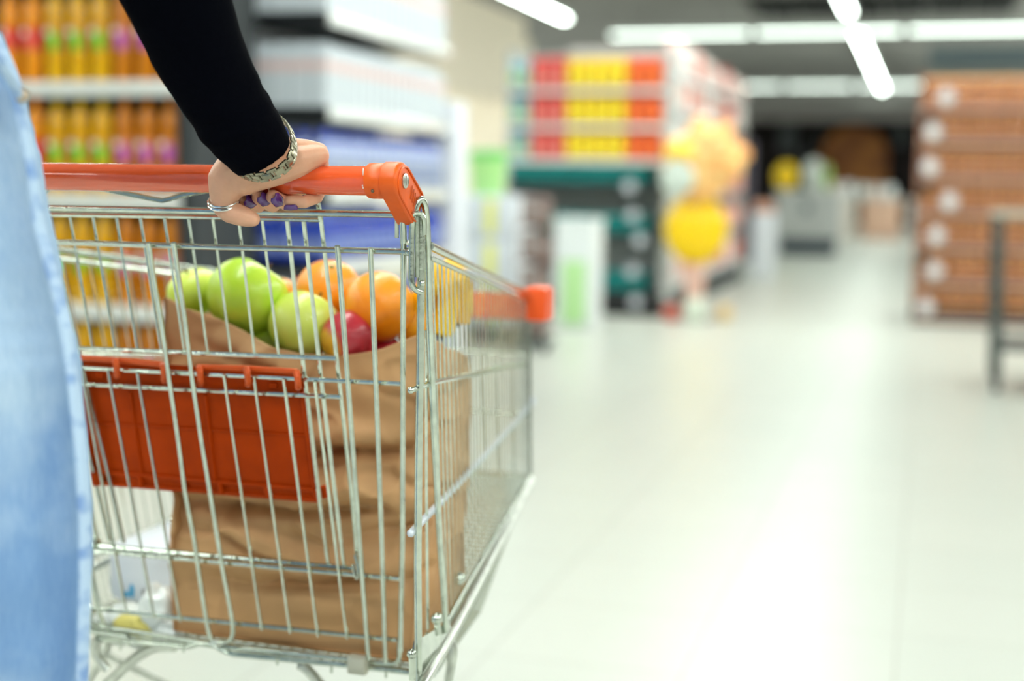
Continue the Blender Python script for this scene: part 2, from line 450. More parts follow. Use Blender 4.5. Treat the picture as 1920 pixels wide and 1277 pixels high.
# basket: sides, floor and front as one wire cage
FR = L(uvw(G(828, 1180, .175))[0] - .01, .182, FLW)
FM = L(uvw(FR)[0] - .03, .42, FLW + .004)
RR, RF = G(806, 461, .05), G(992, 553, .76)     # right rim, rear and front
bR, bF = G(828, 1180, .175), G(994, 893, .735)
bk = MB()
def side(f):
    m = bk
    m.tube([f(RR), f(RF)], .0045, 10)
    lr, lf = G(806, 483, .05), RF + Vector((0, 0, -.010)); m.tube([f(lr), f(lf)], .0030, 8)
    m.tube([f(bR), f(bF)], .0030, 10)
    n = 31
    for k in range(1, n):
        t = k / n; a_ = lr.lerp(lf, t); b_ = bR.lerp(bF, t)
        m.tube([f(a_ + UD * -.002), f(b_ + UD * -.002)], .00115, 6)
    h1 = [G(770, 732, .02), G(818, 716, .11), G(895, 700, .36), G(949, 688, .60), G(985, 684, .745)]
    m.tube([f(q) for q in h1], .0030, 8); m.ball(f(h1[0]), .0036, 10)
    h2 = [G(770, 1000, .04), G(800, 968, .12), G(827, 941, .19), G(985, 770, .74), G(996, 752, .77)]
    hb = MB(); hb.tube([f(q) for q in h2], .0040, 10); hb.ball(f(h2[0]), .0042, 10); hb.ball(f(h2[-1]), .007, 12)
    hb.build('bumper_bar', mat('zinc_reflection_grey', (206, 212, 222), .35, metal=.3), cart)  # zinc like the wires; ceiling lamp reflections put into a paler colour
    m.tube([f(RF), f(bF)], .0030, 8)
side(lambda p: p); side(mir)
rimf = [RF, mir(RF)]; bk.tube(rimf, .0036, 10); bk.tube([bF, mir(bF)], .003, 8)
for k in range(1, 15):
    t = k / 15; bk.tube([RF.lerp(mir(RF), t), bF.lerp(mir(bF), t)], .00135, 6)
for w in (.33, .66): bk.tube([RF.lerp(bF, w), mir(RF.lerp(bF, w))], .0022, 8)
for k in range(0, 56):
    t = k / 55; q = FR.lerp(FM, t / .42) if t < .42 else FM.lerp(bF, (t - .42) / .58); qs = bR.lerp(bF, t); bk.tube([qs, q, mir(q), mir(qs)], .0012, 6)
for k in range(1, 32):
    t = k / 32; bk.tube([FR.lerp(mir(FR), t), FM.lerp(mir(FM), t), bF.lerp(mir(bF), t)], .0012, 6)
basket = bk.build('basket', M_zinc, cart)
# rear basket edge posts
def post(f):
    po = MB()
    p1 = [G(790, 402, .036), G(789, 560, .040), G(787.5, 700, .043), G(785, 850, .046), G(783, 1060, .05), G(785, 1300, .06)]
    po.tube([f(q) for q in p1], .0040, 12)
    p2 = smooth_path([G(776, 398, .030), G(786, 372, .034), G(796, 378, .040), G(800, 412, .045)], 2) + [G(802.5, 470, .05), G(805, 600, .06), G(813, 800, .10), G(824.5, 1010, .14), G(832, 1120, .165), G(836, 1185, .175)]
    po.tube([f(q) for q in p2], .0036, 12)
    p3 = smooth_path([G(779, 402, .026), G(772, 410, .028), G(771, 520, .03), G(772, 535, .03), G(780, 545, .034), G(790, 548, .038)], 2)
    po.tube([f(q) for q in p3], .0030, 10)
    p4 = smooth_path([G(772, 404, .022), G(780, 398, .022), G(790, 402, .03), G(796, 412, .034), G(796, 440, .036)], 2)
    po.tube([f(q) for q in p4], .0026, 8)
    po.tube([f(G(799, 620, .075)), f(G(799.5, 900, .10)), f(G(802, 1180, .15))], .0016, 8)
    po.tube([f(G(782, 404, .03)), f(G(782, 520, .034))], .0022, 8)
    po.ball(f(G(791, 531, .034)), .0034, 10); po.ball(f(G(766, 455, .03)), .003, 8)
    po.build('corner_post', M_zinc, cart)
post(lambda p: p); post(mir)
# orange front panel and corner
fp = MB()
c_ = RF + Vector((0, 0, -.012))
fp.box(c_ + UD * .016, (.036, .045, .052), rz=-CA, bev=.008)
fp.box(c_ + UD * -.045 + Vector((0, 0, -.006)), (.11, .012, .040), rz=-CA, bev=.004)
fp.build('front_corner_guard', mat('orange_guard', (236, 88, 34), .35), cart)
fp = MB(); c_ = mir(RF) + Vector((0, 0, -.012)); fp.box(c_ - UD * .014, (.034, .045, .052), rz=-CA, bev=.008); fp.build('front_corner_guard', MATS['orange_guard'], cart)

# base rail with its bump, clip, lugs
br = MB()
pts = [P(180, 1196.5, -.004), P(341, 1212.5, -.004), P(355, 1213, -.004), P(372, 1208, -.004), P(386, 1205.5, -.004), P(398, 1207, -.004), P(416, 1219, -.004), P(436, 1227, -.004), P(648, 1247.5, -.004), P(772, 1261, -.004)]
left = [mir(p) for p in pts[::-1]]
br.tube(left[:2] + pts, .0032, 10)
for x, y in ((242, 1204), (226, 1210), (520, 1238), (622, 1253), (724, 1262), (344, 1214)): br.tube([P(x, y - 6, -.006), P(x, y + 8, -.006)], .0018, 6)
br.build('base_rail', M_zinc, cart)
cl = MB(); cl.box(P(671, 1246, -.008), (.023, .012, .022), rz=-CA, bev=.003); cl.box(P(671, 1246, -.015), (.017, .004, .014), rz=-CA, bev=.001)
cl.build('plastic_clip', M_clip, cart)
# side plate joining basket and chassis
def platef(f):
    pl = MB()
    a_ = [G(778, 1225, .06), G(783, 1200, .07), G(842, 1165, .20), G(850, 1192, .21), G(800, 1265, .07), G(783, 1262, .06)]
    n = len(a_); v0 = [f(p) for p in a_]; v1 = [f(p - UD * .004) for p in a_]
    pl.add(v0 + v1, [tuple(range(n)), tuple(range(2 * n - 1, n - 1, -1))] + [(i, (i + 1) % n, n + (i + 1) % n, n + i) for i in range(n)])
    pl.ball(f(G(819, 1160, .15)), .007, 10); pl.tube([f(G(819, 1160, .15)), f(G(822, 1190, .15))], .004, 8)
    pl.ball(f(G(772, 1226, .045)), .0055, 10); pl.tube([f(G(772, 1226, .045)), f(G(773, 1275, .045))], .0035, 8)
    pl.ball(f(G(860, 1085, .27)), .008, 10)
    pl.build('side_plate', M_zinc, cart)
platef(lambda p: p); platef(mir)
# chassis tubes down to the castors
ch = MB()
def chas(f):
    top = f(G(842, 1200, .20)); rear = f(G(793, 1280, .05))
    gr = f(L(-.06, .02, 0)); gr.z = .17; gf = f(L(-.12, .62, 0)); gf.z = .15
    ch.tube(smooth_path([f(G(996, 900, .72)), top, f(G(800, 1270, .06)), f(G(770, 1320, .02)), gr], 2), .0062, 12)
    ch.tube(smooth_path([top + Vector((0, 0, .004)), f(G(850, 1215, .20)), f(G(848, 1240, .20)), f(G(838, 1290, .22)), gf], 2), .0055, 12)
    ch.tube([gr, gf], .009, 12)
    return gr, gf
gr, gf = chas(lambda p: p); glr, glf = chas(mir)
ch.tube(smooth_path([P(560, 1246, .01), P(572, 1250, .01), P(600, 1283, .01), P(660, 1360, .01), gr], 2), .0062, 12)
ch.tube(smooth_path([P(330, 1212, .012), P(275, 1213, .012), P(208, 1277, .012), P(120, 1360, .012), glr], 2), .0068, 12)
ch.tube(smooth_path([P(205, 1198, .012), P(198, 1225, .012), P(166, 1277, .012), P(140, 1320, .012)], 1), .0052, 12)
ch.tube([gr, glr], .008, 12); ch.tube([gf, glf], .008, 12)
ch.build('chassis', M_zinc2, cart)
hk = MB(); hk.tube(smooth_path([P(186, 1198, -.006), P(176, 1212, -.008), P(178, 1228, -.01), P(190, 1244, -.01), P(202, 1256, -.01)], 2), .0062, 10)
hk.build('hook', M_zinc2, cart)
for q in (gr, gf, glr, glf):
    cm = MB(); wc = Vector((q.x, q.y - .02, .063))
    cm.lathe([(.030, -.014), (.062, -.014), (.0635, -.010), (.0635, .010), (.062, .014), (.030, .014)], wc, 28, ax=Matrix.Rotation(PI / 2, 3, 'Y'))
    w_ = cm.build('castor_wheel', M_rubber, cart)
    fk = MB(); fk.box(wc + Vector((.019, .008, .032)), (.003, .03, .085), bev=.001); fk.box(wc + Vector((-.019, .008, .032)), (.003, .03, .085), bev=.001)
    fk.box(Vector((q.x, q.y - .01, .135)), (.042, .04, .006), bev=.001); fk.tube([wc - Vector((.022, 0, 0)), wc + Vector((.022, 0, 0))], .005, 10)
    fk.tube([Vector((q.x, q.y - .01, .135)), q], .009, 10); fk.build('fork', M_zinc2, w_)

# ------------------------------------------------------------------ what lies in the cart
# paper bag: ring of columns around a rounded rectangle, crumpled by folds
VB = .192                                       # rear face of the bag, cart frame v
FOLDS = ((-.300, .10, .012, .020, -.13, .13), (-.340, -.16, .014, .018, -.03, .06), (-.375, .04, .013, .022, -.24, .14), (-.385, .12, .012, .016, -.02, .08), (-.255, -.35, .009, .016, -.04, .06), (-.455, .10, .007, .020, -.16, .16), (-.21, -.3, .005, .016, -.26, .07), (-.43, -.22, .006, .014, -.27, .08))
def hz_(k, u, v, ur): return ur + (v - VB) if k == 'r' else u
def bag():
    u0_, v0_, wb = uvw(G(318, 1195, VB)); u1_ = uvw(G(778, 1225, VB))[0]
    depth = .16; u1t = uvw(G(790, 700, VB))[0]; u0t = uvw(G(302, 600, VB))[0]
    wb = FLW + .009
    top = [(300, 556), (318, 563), (345, 578), (380, 590), (450, 620), (520, 652), (560, 664), (600, 668), (640, 668), (680, 662), (712, 655), (750, 640), (790, 625)]
    tp = [(uvw(G(x, y, VB))[0], uvw(G(x, y, VB))[2]) for x, y in top]
    def ztop(u):
        if u <= tp[0][0]: return tp[0][1]
        for a_, b_ in zip(tp, tp[1:]):
            if u <= b_[0]: return a_[1] + (b_[1] - a_[1]) * (u - a_[0]) / (b_[0] - a_[0])
        return tp[-1][1]
    zb = uvw(G(880, 668, VB + depth))[2]
    per = []; nf, ns = 110, 66
    for i in range(nf): per.append(('f', i / nf))
    for i in range(ns): per.append(('r', i / ns))
    for i in range(nf): per.append(('b', i / nf))
    for i in range(ns): per.append(('l', i / ns))
    H_ = 130; vs = []; fs = []; n = len(per)
    for j in range(H_ + 1):
        t = j / H_
        for k, s in per:
            ul, ur = u0_ + (u0t - u0_) * t, u1_ + (u1t - u1_) * t; d = depth
            if k == 'f': u, v, zt, nm = ul + (ur - ul) * s, VB, ztop(ul + (ur - ul) * s), Vector((0, -1, 0))
            elif k == 'r': u, v, nm = ur, VB + d * s, Vector((1, 0, 0)); zt = ztop(ur) + (zb - ztop(ur)) * s
            elif k == 'b': u, v, zt, nm = ur + (ul - ur) * s, VB + d, zb - .02 + .02 * math.cos(s * 9), Vector((0, 1, 0))
            else: u, v, nm = ul, VB + d * (1 - s), Vector((-1, 0, 0)); zt = ztop(ul) - .02 * math.sin(PI * s)
            w = wb + (zt - wb) * t
            q = Vector((u * 1.0, v, w))
            edge = math.sin(PI * s) ** .4
            amp = .4 + .6 * math.exp(-((w + .37) / .07) ** 2)
            n1 = noise.noise(Vector((q.x * 7, q.y * 7, q.z * 16 + 3))); n2 = noise.noise(Vector((q.x * 17 + 5, q.y * 17, q.z * 26)))
            rd = 1 - abs(noise.noise(Vector((q.x * 9 + q.z * 5, q.y * 9, q.z * 15 - q.x * 4 + 9)))) * 2.2
            cr = max(0, rd) ** 3
            rd2 = max(0, 1 - abs(noise.noise(Vector((q.x * 18 - q.z * 8, q.y * 18, q.z * 12 + q.x * 9)))) * 2.5) ** 3
            dsp = (n1 * .026 + n2 * .009 + cr * .012 + rd2 * .005) * amp * (.25 + .75 * edge) * min(1, t * 6) - .004
            if k in 'fb': dsp += -.006 * math.exp(-((t - .38) / .05) ** 2)
            dsp += .010 * amp * noise.noise(Vector((q.z * 22, q.x * 2.5 + q.y * 2, 4))) * min(1, t * 6)
            bl = abs(noise.noise(Vector((hz_(k, u, v, ur) * 9 + q.z * 6, q.z * 9 - hz_(k, u, v, ur) * 5, 2)))); bl2 = abs(noise.noise(Vector((hz_(k, u, v, ur) * 15 - q.z * 12 + 4, q.z * 15, 8))))
            dsp += (.036 * bl + .016 * bl2 - .013) * amp * edge * min(1, t * 6)
            if k in 'fr':
                hz = u * 1.0 if k != 'r' else ur + (v - VB)
                for (w0, sl, A, wd, cu_, cw_) in FOLDS:
                    s_ = w - (w0 + sl * (hz - cu_) + .010 * noise.noise(Vector((hz * 14, w0 * 50, 1))))
                    m_ = math.exp(-((hz - cu_) / cw_) ** 2)
                    dsp += edge * m_ * A * 2.0 * (math.exp(-((s_ - wd * .5) / wd) ** 2) - 1.35 * math.exp(-((s_ + wd * .35) / (wd * .42)) ** 2))
            if k == 'r': dsp = min(dsp * edge, .002)
            if k == 'f': dsp = min(dsp, .014 + .5 * max(0, w + .36))
            if k == 'r' or k == 'f': dsp -= .003
            q += nm * dsp
            q += Vector((noise.noise(q * 11), noise.noise(q * 11 + Vector((7, 1, 2))), 0)) * .004
            vs.append(L(*q))
    for j in range(H_):
        for i in range(n):
            i2 = (i + 1) % n; fs.append((j * n + i, j * n + i2, (j + 1) * n + i2, (j + 1) * n + i))
    fs.append(tuple(range(n))[::-1])
    m = MB(); m.add(vs, fs); return m, u0_, u1_, wb, depth
bgm, bu0, bu1, bwb, bdep = bag()
M_kraft = mat('kraft_paper', (192, 148, 102), .62, var=.06, scale=18, bump=.12, bscale=90, spec=.35)
b_ = bgm.build('paper_bag', M_kraft, None, angle=60)
sm_ = b_.modifiers.new('thickness', 'SOLIDIFY'); sm_.thickness = .0005; sm_.offset = 0
tag(b_, 'crumpled brown paper bag full of fruit, standing in the shopping cart', 'paper bag')

def fruit_pos(x, y, rpx, v):
    c = G(x, y, v); r = rpx / F * (c - CAM).dot(FW); return c, r
def leather(rgb, rgb2, name, sc=14, rough=.32, bump=.15, bs=500, lo=.35, hi=.65, stretch=None, sss=.12):
    return mat(name, rgb, rough, c2=rgb2, scale=sc, bump=bump, bscale=bs, lo=lo, hi=hi, stretch=stretch, sss=0, coat=.25)
M_green = leather((164, 204, 30), (206, 228, 84), 'green_apple_skin')
M_green2 = leather((186, 212, 48), (216, 230, 110), 'pale_green_apple_skin')
M_oran = leather((246, 138, 4), (250, 160, 26), 'orange_peel', bump=.35, bs=420, rough=.38)
M_red = leather((168, 24, 40), (216, 70, 84), 'red_apple_skin', sc=10)
M_stem = mat('fruit_stem', (92, 66, 30), .7)
def apple(name, x, y, rx, v, m, label, tilt=(0, 0), sq=.92, blush=None):
    c, r = fruit_pos(x, y, rx, v)
    rot = Matrix.Rotation(tilt[0], 3, 'X') @ Matrix.Rotation(tilt[1], 3, 'Y')
    def fn(d):
        k = 1 + .05 * math.cos(5 * math.atan2(d.y, d.x)) * max(0, -d.z) ** 2
        k -= .30 * math.exp(-((1 - d.z) / .045)) + .16 * math.exp(-((1 + d.z) / .05))
        k *= 1 + .07 * d.z
        return k
    mb = MB(); mb.ball((0, 0, 0), (r, r, r * sq), 40, rot=rot, fn=fn); mb.v = [p + c for p in mb.v]
    o = mb.build(name, m); tag(o, label, 'apple')
    st = MB(); a_ = c + rot @ Vector((0, 0, r * sq * .70)); b_ = c + rot @ Vector((.003, 0, r * sq * 1.12)); st.tube([a_, a_.lerp(b_, .5) + Vector((.001, 0, 0)), b_], [.0014, .0012, .0018], 8)
    st.build('stem', M_stem, o); return o
def orange(name, x, y, rx, v, label, m=None, tilt=(.5, .3)):
    c, r = fruit_pos(x, y, rx, v); rot = Matrix.Rotation(tilt[0], 3, 'X') @ Matrix.Rotation(tilt[1], 3, 'Y')
    mb = MB(); mb.ball((0, 0, 0), (r, r, r * .96), 36, rot=rot, fn=lambda d: 1 - .04 * math.exp(-(1 - d.z) / .02)); mb.v = [p + c for p in mb.v]
    o = mb.build(name, m or M_oran); tag(o, label, 'orange')
    st = MB(); st.ball(c + rot @ Vector((0, 0, r * .93)), (.004, .004, .002), 10, rot=rot); st.build('stem_button', mat('stem_green', (110, 120, 50), .7), o); return o
apple('green_apple', 463, 560, 78, .245, M_green, 'largest green apple, on top of the paper bag, left of the middle', tilt=(-.35, .45))
apple('green_apple', 366, 552, 52, .265, M_green2, 'green apple at the left edge of the paper bag', tilt=(.3, -.3))
apple('green_apple', 568, 612, 66, .235, M_green2, 'yellowish green apple between the largest green apple and the red one', tilt=(-.4, .3), sq=.98)
# red apple with a yellow patch
ap = apple('red_apple', 655, 636, 52, .230, M_red, 'red apple with a yellow patch, at the front edge of the paper bag', tilt=(-.3, -.9), sq=1.0)
def patch_mat():
    m = M_red.copy(); m.name = 'red_and_yellow_apple_skin'; nt = m.node_tree; N = nt.nodes; K = nt.links; b = N['Principled BSDF']
    src = b.inputs['Base Color'].links[0].from_socket
    g = N.new('ShaderNodeTexCoord'); d = N.new('ShaderNodeVectorMath'); d.operation = 'DISTANCE'
    K.new(g.outputs['Object'], d.inputs[0]); c, r = fruit_pos(655, 636, 52, .230); pc = G(608, 652, .205); d.inputs[1].default_value = pc
    n = N.new('ShaderNodeTexNoise'); n.inputs['Scale'].default_value = 45; K.new(g.outputs['Object'], n.inputs['Vector'])
    ad = N.new('ShaderNodeMath'); ad.operation = 'MULTIPLY_ADD'; K.new(n.outputs['Fac'], ad.inputs[0]); ad.inputs[1].default_value = .018; K.new(d.outputs['Value'], ad.inputs[2])
    mr = N.new('ShaderNodeMapRange'); mr.inputs[1].default_value = .026; mr.inputs[2].default_value = .036; K.new(ad.outputs[0], mr.inputs[0])
    mx = N.new('ShaderNodeMix'); mx.data_type = 'RGBA'; K.new(mr.outputs[0], mx.inputs[0]); mx.inputs[6].default_value = c8(226, 178, 50); K.new(src, mx.inputs[7])
    K.new(mx.outputs[2], b.inputs['Base Color']); return m
ap.data.materials.clear(); ap.data.materials.append(patch_mat())
apple('red_apple', 722, 662, 34, .285, M_red, 'red apple mostly hidden behind the right edge of the paper bag', tilt=(.2, .2))
orange('orange', 617, 548, 63, .315, 'orange on top of the bag, left of the other large orange')
orange('orange', 712, 574, 67, .265, 'largest orange, at the right of the paper bag, behind its front edge', tilt=(-.3, .8))
orange('orange', 520, 575, 56, .34, 'orange peeping out behind the largest green apple')
orange('orange', 778, 606, 44, .305, 'yellowish orange behind the corner post of the cart', m=leather((246, 160, 24), (248, 180, 40), 'tangerine_peel', bump=.35, bs=420))
# inner pile that carries the top fruit
for k, (x, y, r_, v, mm, fn) in enumerate(((508, 648, 50, .262, M_green, apple), (420, 690, 62, .25, M_green, apple), (540, 730, 62, .25, M_green2, apple), (650, 745, 60, .25, M_red, apple))):
    apple('red_apple' if mm is M_red else 'green_apple', x, y, r_, v, mm, ('green apple hidden between and under the two front green apples', 'apple deep inside the paper bag, under the green apple on the left', 'apple deep inside the paper bag, under the yellowish green one', 'apple deep inside the paper bag, under the red one with a patch')[k])
# bananas
M_ban = mat('banana_peel', (236, 172, 0), .5, c2=(248, 200, 10), scale=18, lo=.3, hi=.6, bump=.05)
bn = empty('banana_bunch', G(838, 620, .33), 'bunch of yellow bananas at the right side of the paper bag', 'bananas')
M_btip = mat('banana_tip', (70, 48, 16), .8)
stemp = G(826, 512, .345)
for k, (xs) in enumerate((((830, 508), (815, 530), (806, 570), (812, 622)), ((832, 506), (838, 530), (838, 575), (826, 628)), ((836, 505), (858, 520), (868, 560), (858, 605)), ((826, 508), (800, 535), (786, 580), (790, 630)))):
    v = (.33, .315, .345, .30)[k]
    pts = smooth_path([G(x, y, v + (.02 if i == 0 else 0)) for i, (x, y) in enumerate(xs)], 3); n = len(pts)
    rr = [.0155 * min(1, .42 + 2.4 * math.sin(PI * min(1, max(0, (i / (n - 1)) * .96 + .02))) ** 1.2) for i in range(n)]
    o = MB(); o.tube(pts, rr, 6); bo = o.build('banana', M_ban, bn, angle=80)
    t_ = MB(); t_.ball(pts[-1], .0055, 8); t_.build('tip', M_btip, bo)
o = MB(); o.tube([G(832, 502, .36), G(830, 515, .345)], [.007, .010], 10); o.build('stalk', mat('banana_stalk', (150, 120, 40), .6), bn)

# white package and crumpled bag of lemons lying in the basket
M_pack = mat('white_packaging', (234, 238, 244), .4, c2=(222, 228, 240), scale=9, bump=.08, bscale=26, stretch=(1, 1, 1))
pk = empty('tissue_package', L(UC, .36, FLW), 'white soft package with blue marks lying left of the paper bag', 'package')
o = MB(); A_, B_, C_, D_ = G(60, 1118, .16), G(312, 1128, .19), G(330, 1010, .42), G(150, 1000, .42)
cx = L(max(uvw(G(178, 1112, .36))[0], 2 * UC - uvw(FR)[0] + .135), .36, FLW + .046); rw = (uvw(B_)[0] - uvw(G(40, 1110, .16))[0])
o.box(cx, (.235, .17, .080), rz=-CA, bev=.018)
body = o.build('body', M_pack, pk)
dr = MB(); q = G(246, 1108, .19)
def yb(x, y): return G(x, y, .2745)
for (x, y, rx, ry) in ((247, 1108, 6, 16), (237, 1114, 8, 7)):
    c = yb(x, y); n = 20; s_ = 1 / 1750
    dr.add([c] + [c + UD * (rx * s_ * math.cos(2 * PI * k / n)) + Vector((0, 0, ry * s_ * math.sin(2 * PI * k / n))) for k in range(n)], [(0, k + 1, (k + 1) % n + 1) for k in range(n)])
dr.build('blue_mark', mat('blue_print', (60, 168, 220), .5), pk, smooth=False)
bc = MB()
for k in range(9): bc.box(G(268 + k * 4.5, 1112 + k * .4, .2745), (.0012 if k % 3 else .002, .0008, .010 + .002 * (k % 2)))
bc.build('printed_lines', mat('grey_print', (120, 110, 104), .6), pk, smooth=False)
M_film = mat('thin_plastic_film', (232, 236, 234), .3, bump=.4, bscale=60, c2=(242, 246, 244))
o = MB()
c0 = G(258, 1174, .232)
def crum(d): return 1 + .28 * noise.noise(d * 2.3 + Vector((3, 1, 4))) + .14 * noise.noise(d * 6) + .07 * noise.noise(d * 13)
o.ball((0, 0, 0), (.058, .024, .026), 48, fn=crum); o.v = [p + c0 for p in o.v]; n0 = len(o.v)
o.ball((0, 0, 0), (.024, .022, .030), 32, fn=crum); o.v = o.v[:n0] + [p + G(298, 1142, .215) for p in o.v[n0:]]; n0 = len(o.v)
o.ball((0, 0, 0), (.026, .02, .018), 32, fn=crum); o.v = o.v[:n0] + [p + G(320, 1176, .215) for p in o.v[n0:]]
pb = o.build('produce_bag', M_film, None, angle=50); tag(pb, 'crumpled thin plastic bag with something yellow in it, left of the paper bag', 'plastic bag')
for k, (x, y) in enumerate(((243, 1172), (268, 1176))):
    c = G(x, y, .206); o = MB(); o.ball((0, 0, 0), (.020, .016, .015), 20, fn=lambda d: 1 + .12 * abs(d.x) ** 6); o.v = [p + c for p in o.v]
    tag(o.build('lemon', mat('lemon_peel', (214, 200, 110), .45, var=.1, scale=30, bump=.2, bscale=300)), ('lemon at the left in the thin plastic bag', 'lemon at the right in the thin plastic bag')[k], 'lemon', 'lemons in the thin plastic bag')

# ------------------------------------------------------------------ the store around the aisle
M_shelf = mat('shelf_grey_steel', (56, 58, 60), .5)
M_shelfw = mat('shelf_white_steel', (222, 224, 222), .4)
M_rail = mat('white_price_rail', (238, 240, 238), .18, coat=.5)
M_side = mat('dark_side_panel', (40, 45, 48), .55)
M_black = mat('black_base', (16, 18, 20), .6)
M_price = mat('price_ticket', (240, 240, 236), .5)

def gondola(name, label, x0, x1, y0, y1, H_, zs, back='x', rails=M_rail, rh=.055, panel=M_side, boards=M_shelf, depth=.45, tickets=False, cat='shelving unit', thick=.03, ends=True):
    """shelving unit filling x0..x1, y0..y1; zs = heights of the shelf tops"""
    g = empty(name, ((x0 + x1) / 2, (y0 + y1) / 2, 0), label, cat)
    o = MB(); o.box(((x0 + x1) / 2, (y0 + y1) / 2, .06), (x1 - x0, y1 - y0, .12), bev=.005); o.build('base', M_black, g)
    cx, cy = (x0 + x1) / 2, (y0 + y1) / 2
    o = MB()
    if back == 'x': o.box((cx, cy + .05, H_ / 2), (.05, y1 - y0 - .12, H_))
    elif back == 'y': o.box((cx, y1 - .02, H_ / 2), (x1 - x0 - .01, .03, H_))
    o.build('back_panel', panel, g, smooth=False)
    if ends:
        for yy in ((y0 + .012, y1 - .012) if back == 'x' else ()):
            o = MB(); o.box((cx, yy, H_ / 2), (x1 - x0 - .02, .024, H_)); o.build('end_panel', panel, g, smooth=False)
        for xx in ((x0 + .012, x1 - .012) if back == 'y' else ()):
            o = MB(); o.box((xx, cy, H_ / 2), (.024, y1 - y0 - .01, H_)); o.build('side_panel', panel, g, smooth=False)
    for z in zs:
        o = MB(); o.box((cx, cy, z - thick / 2), (x1 - x0 - (.06 if back == 'y' else 0), y1 - y0 - .05 * (back == 'x'), thick), bev=.003)
        sh = o.build('shelf', boards, g)
        r = MB(); rm = rails[zs.index(z)] if isinstance(rails, list) else rails
        if back == 'y': r.box((cx, y0 - .006, z - rh / 2 - .001), (x1 - x0 - .02, .012, rh), bev=.002)
        else:
            for xx in (x0 - .006, x1 + .006):
                if xx > x1: r.build('price_rail', rm, sh); r = MB()
                r.box((xx, cy, z - rh / 2 - .001), (.012, y1 - y0 - .01, rh), bev=.002)
        r.build('price_rail', rm, sh)
    return g

# ---- product prototypes, built at the origin and moved when first used
def bottle_parts(name, liquid, cap, labelm, mark, s=1.0):
    o = MB(); o.lathe([(.001, 0), (.039, 0), (.041, .006), (.041, .10), (.040, .115), (.040, .17), (.041, .185), (.041, .265), (.037, .295), (.020, .325), (.015, .34), (.015, .352)], n=24)
    b = o.build(name, liquid)
    c = MB(); c.lathe([(.0185, .335), (.0185, .362), (.016, .366), (.001, .366)], n=20); cp = c.build('cap', cap, b)
    l = MB(); l.mi = 0; l.lathe([(.0418, .125), (.0418, .205)], n=24)
    l.mi = 1; l.ball((.010, -.040, .150), (.022, .006, .038), 14); l.mi = 2; l.ball((-.018, -.038, .185), (.016, .005, .014), 10)
    lb = l.build('label', [labelm, mark, mat('label_white', (240, 226, 214), .5)], b)
    reg(b, cp, lb); return b
M_yel = mat('yellow_juice', (208, 150, 0), .2, coat=.25, c2=(226, 176, 0), scale=6)
M_amb = mat('amber_juice', (182, 104, 0), .25, coat=.1, c2=(204, 126, 6), scale=6)
M_ora = mat('orange_juice', (226, 140, 6), .25, coat=.1)
protos = {
    'y': bottle_parts('juice_bottle', M_yel, mat('cap_olive', (150, 140, 10), .4), mat('label_pinkish', (196, 140, 60), .5), mat('label_green', (84, 196, 10), .5)),
    'a': bottle_parts('juice_bottle', M_amb, mat('cap_amber', (170, 84, 6), .4), mat('label_rose', (200, 124, 84), .5), mat('label_purple', (168, 60, 170), .5)),
    'o': bottle_parts('juice_bottle', M_ora, mat('cap_orange', (230, 120, 20), .4), mat('label_red', (206, 40, 30), .5), mat('label_red2', (226, 90, 70), .5))}
pused = {}
def place(key, proto, loc, rz, label, cat, group):
    if cat != 'price sign': loc = (loc[0], loc[1], loc[2] + .0015)
    if key not in pused:
        pused[key] = proto; proto.location = loc; proto.rotation_euler = (0, 0, rz); tag(proto, label, cat, group); return proto
    o = dup(proto, loc, rz, label, group); return o

# juice end shelf
YJ = 4.75
xl = atY(-150, 160, YJ).x; xr = atY(329, 160, YJ).x
zrow = [atY(200, y, YJ).z for y in (158, 370, 578)]
dz = zrow[0] - zrow[1]
zj = [zrow[0] + dz + .02] + zrow + [zrow[2] - dz]
zj = [max(z + .012, .135) for z in zj]
gondola('shelving_unit', 'end shelf of juice bottles with white price rails behind the person in jeans', xl, xr + .03, YJ, YJ + .5, zj[0] + .6, zj, back='y', panel=M_side, boards=M_shelfw, depth=.5, rails=mat('juice_rail', (202, 204, 200), .2, coat=.4))
xq = atY(362, 160, YJ).x; xq2 = atY(402, 160, YJ + .6).x
o = MB(); o.box(((xr + .035 + xq) / 2, YJ + .25, 1.1), (xq - xr - .035, .5, 2.2), bev=.01); o.box(((xr + xq2) / 2, YJ + .6, 1.1), (xq2 - xr, .12, 2.2))
tag(o.build('upright_panel', M_side, None, smooth=False), 'dark grey upright panel between the juice bottles and the white cartons', 'panel')
pitch = atY(137, 300, YJ).x - atY(95, 300, YJ).x
kinds = 'ooooyyyaaa'
names = {'y': 'yellow juice bottle with green mark', 'a': 'amber juice bottle with purple mark', 'o': 'orange juice bottle with red label'}
rows = ['top shelf', 'second shelf down', 'third shelf down', 'fourth shelf down', 'bottom shelf']
sc_b = min(1.12, (dz - .055) / .366)
for ri, z in enumerate(zj):
    cnt = {}
    for ci in range(8):
        x = atY(52 + 42.3 * (ci - 1), 300, YJ).x
        k = 'oo' [0] if ci < 2 else ('y' if ci < 5 else 'a')
        cnt[k] = cnt.get(k, 0) + 1
        o = place('juice' + k, protos[k], (x, YJ + .06, z), 0, '%s, %s, %s from the left' % (names[k], rows[min(ri, 4)], ORD[ci]), 'bottle', 'juice bottles on the end shelf')
        o.scale = (.90, .95, min(sc_b, (zj[ri - 1] - z - .035) / .368 if ri else sc_b))

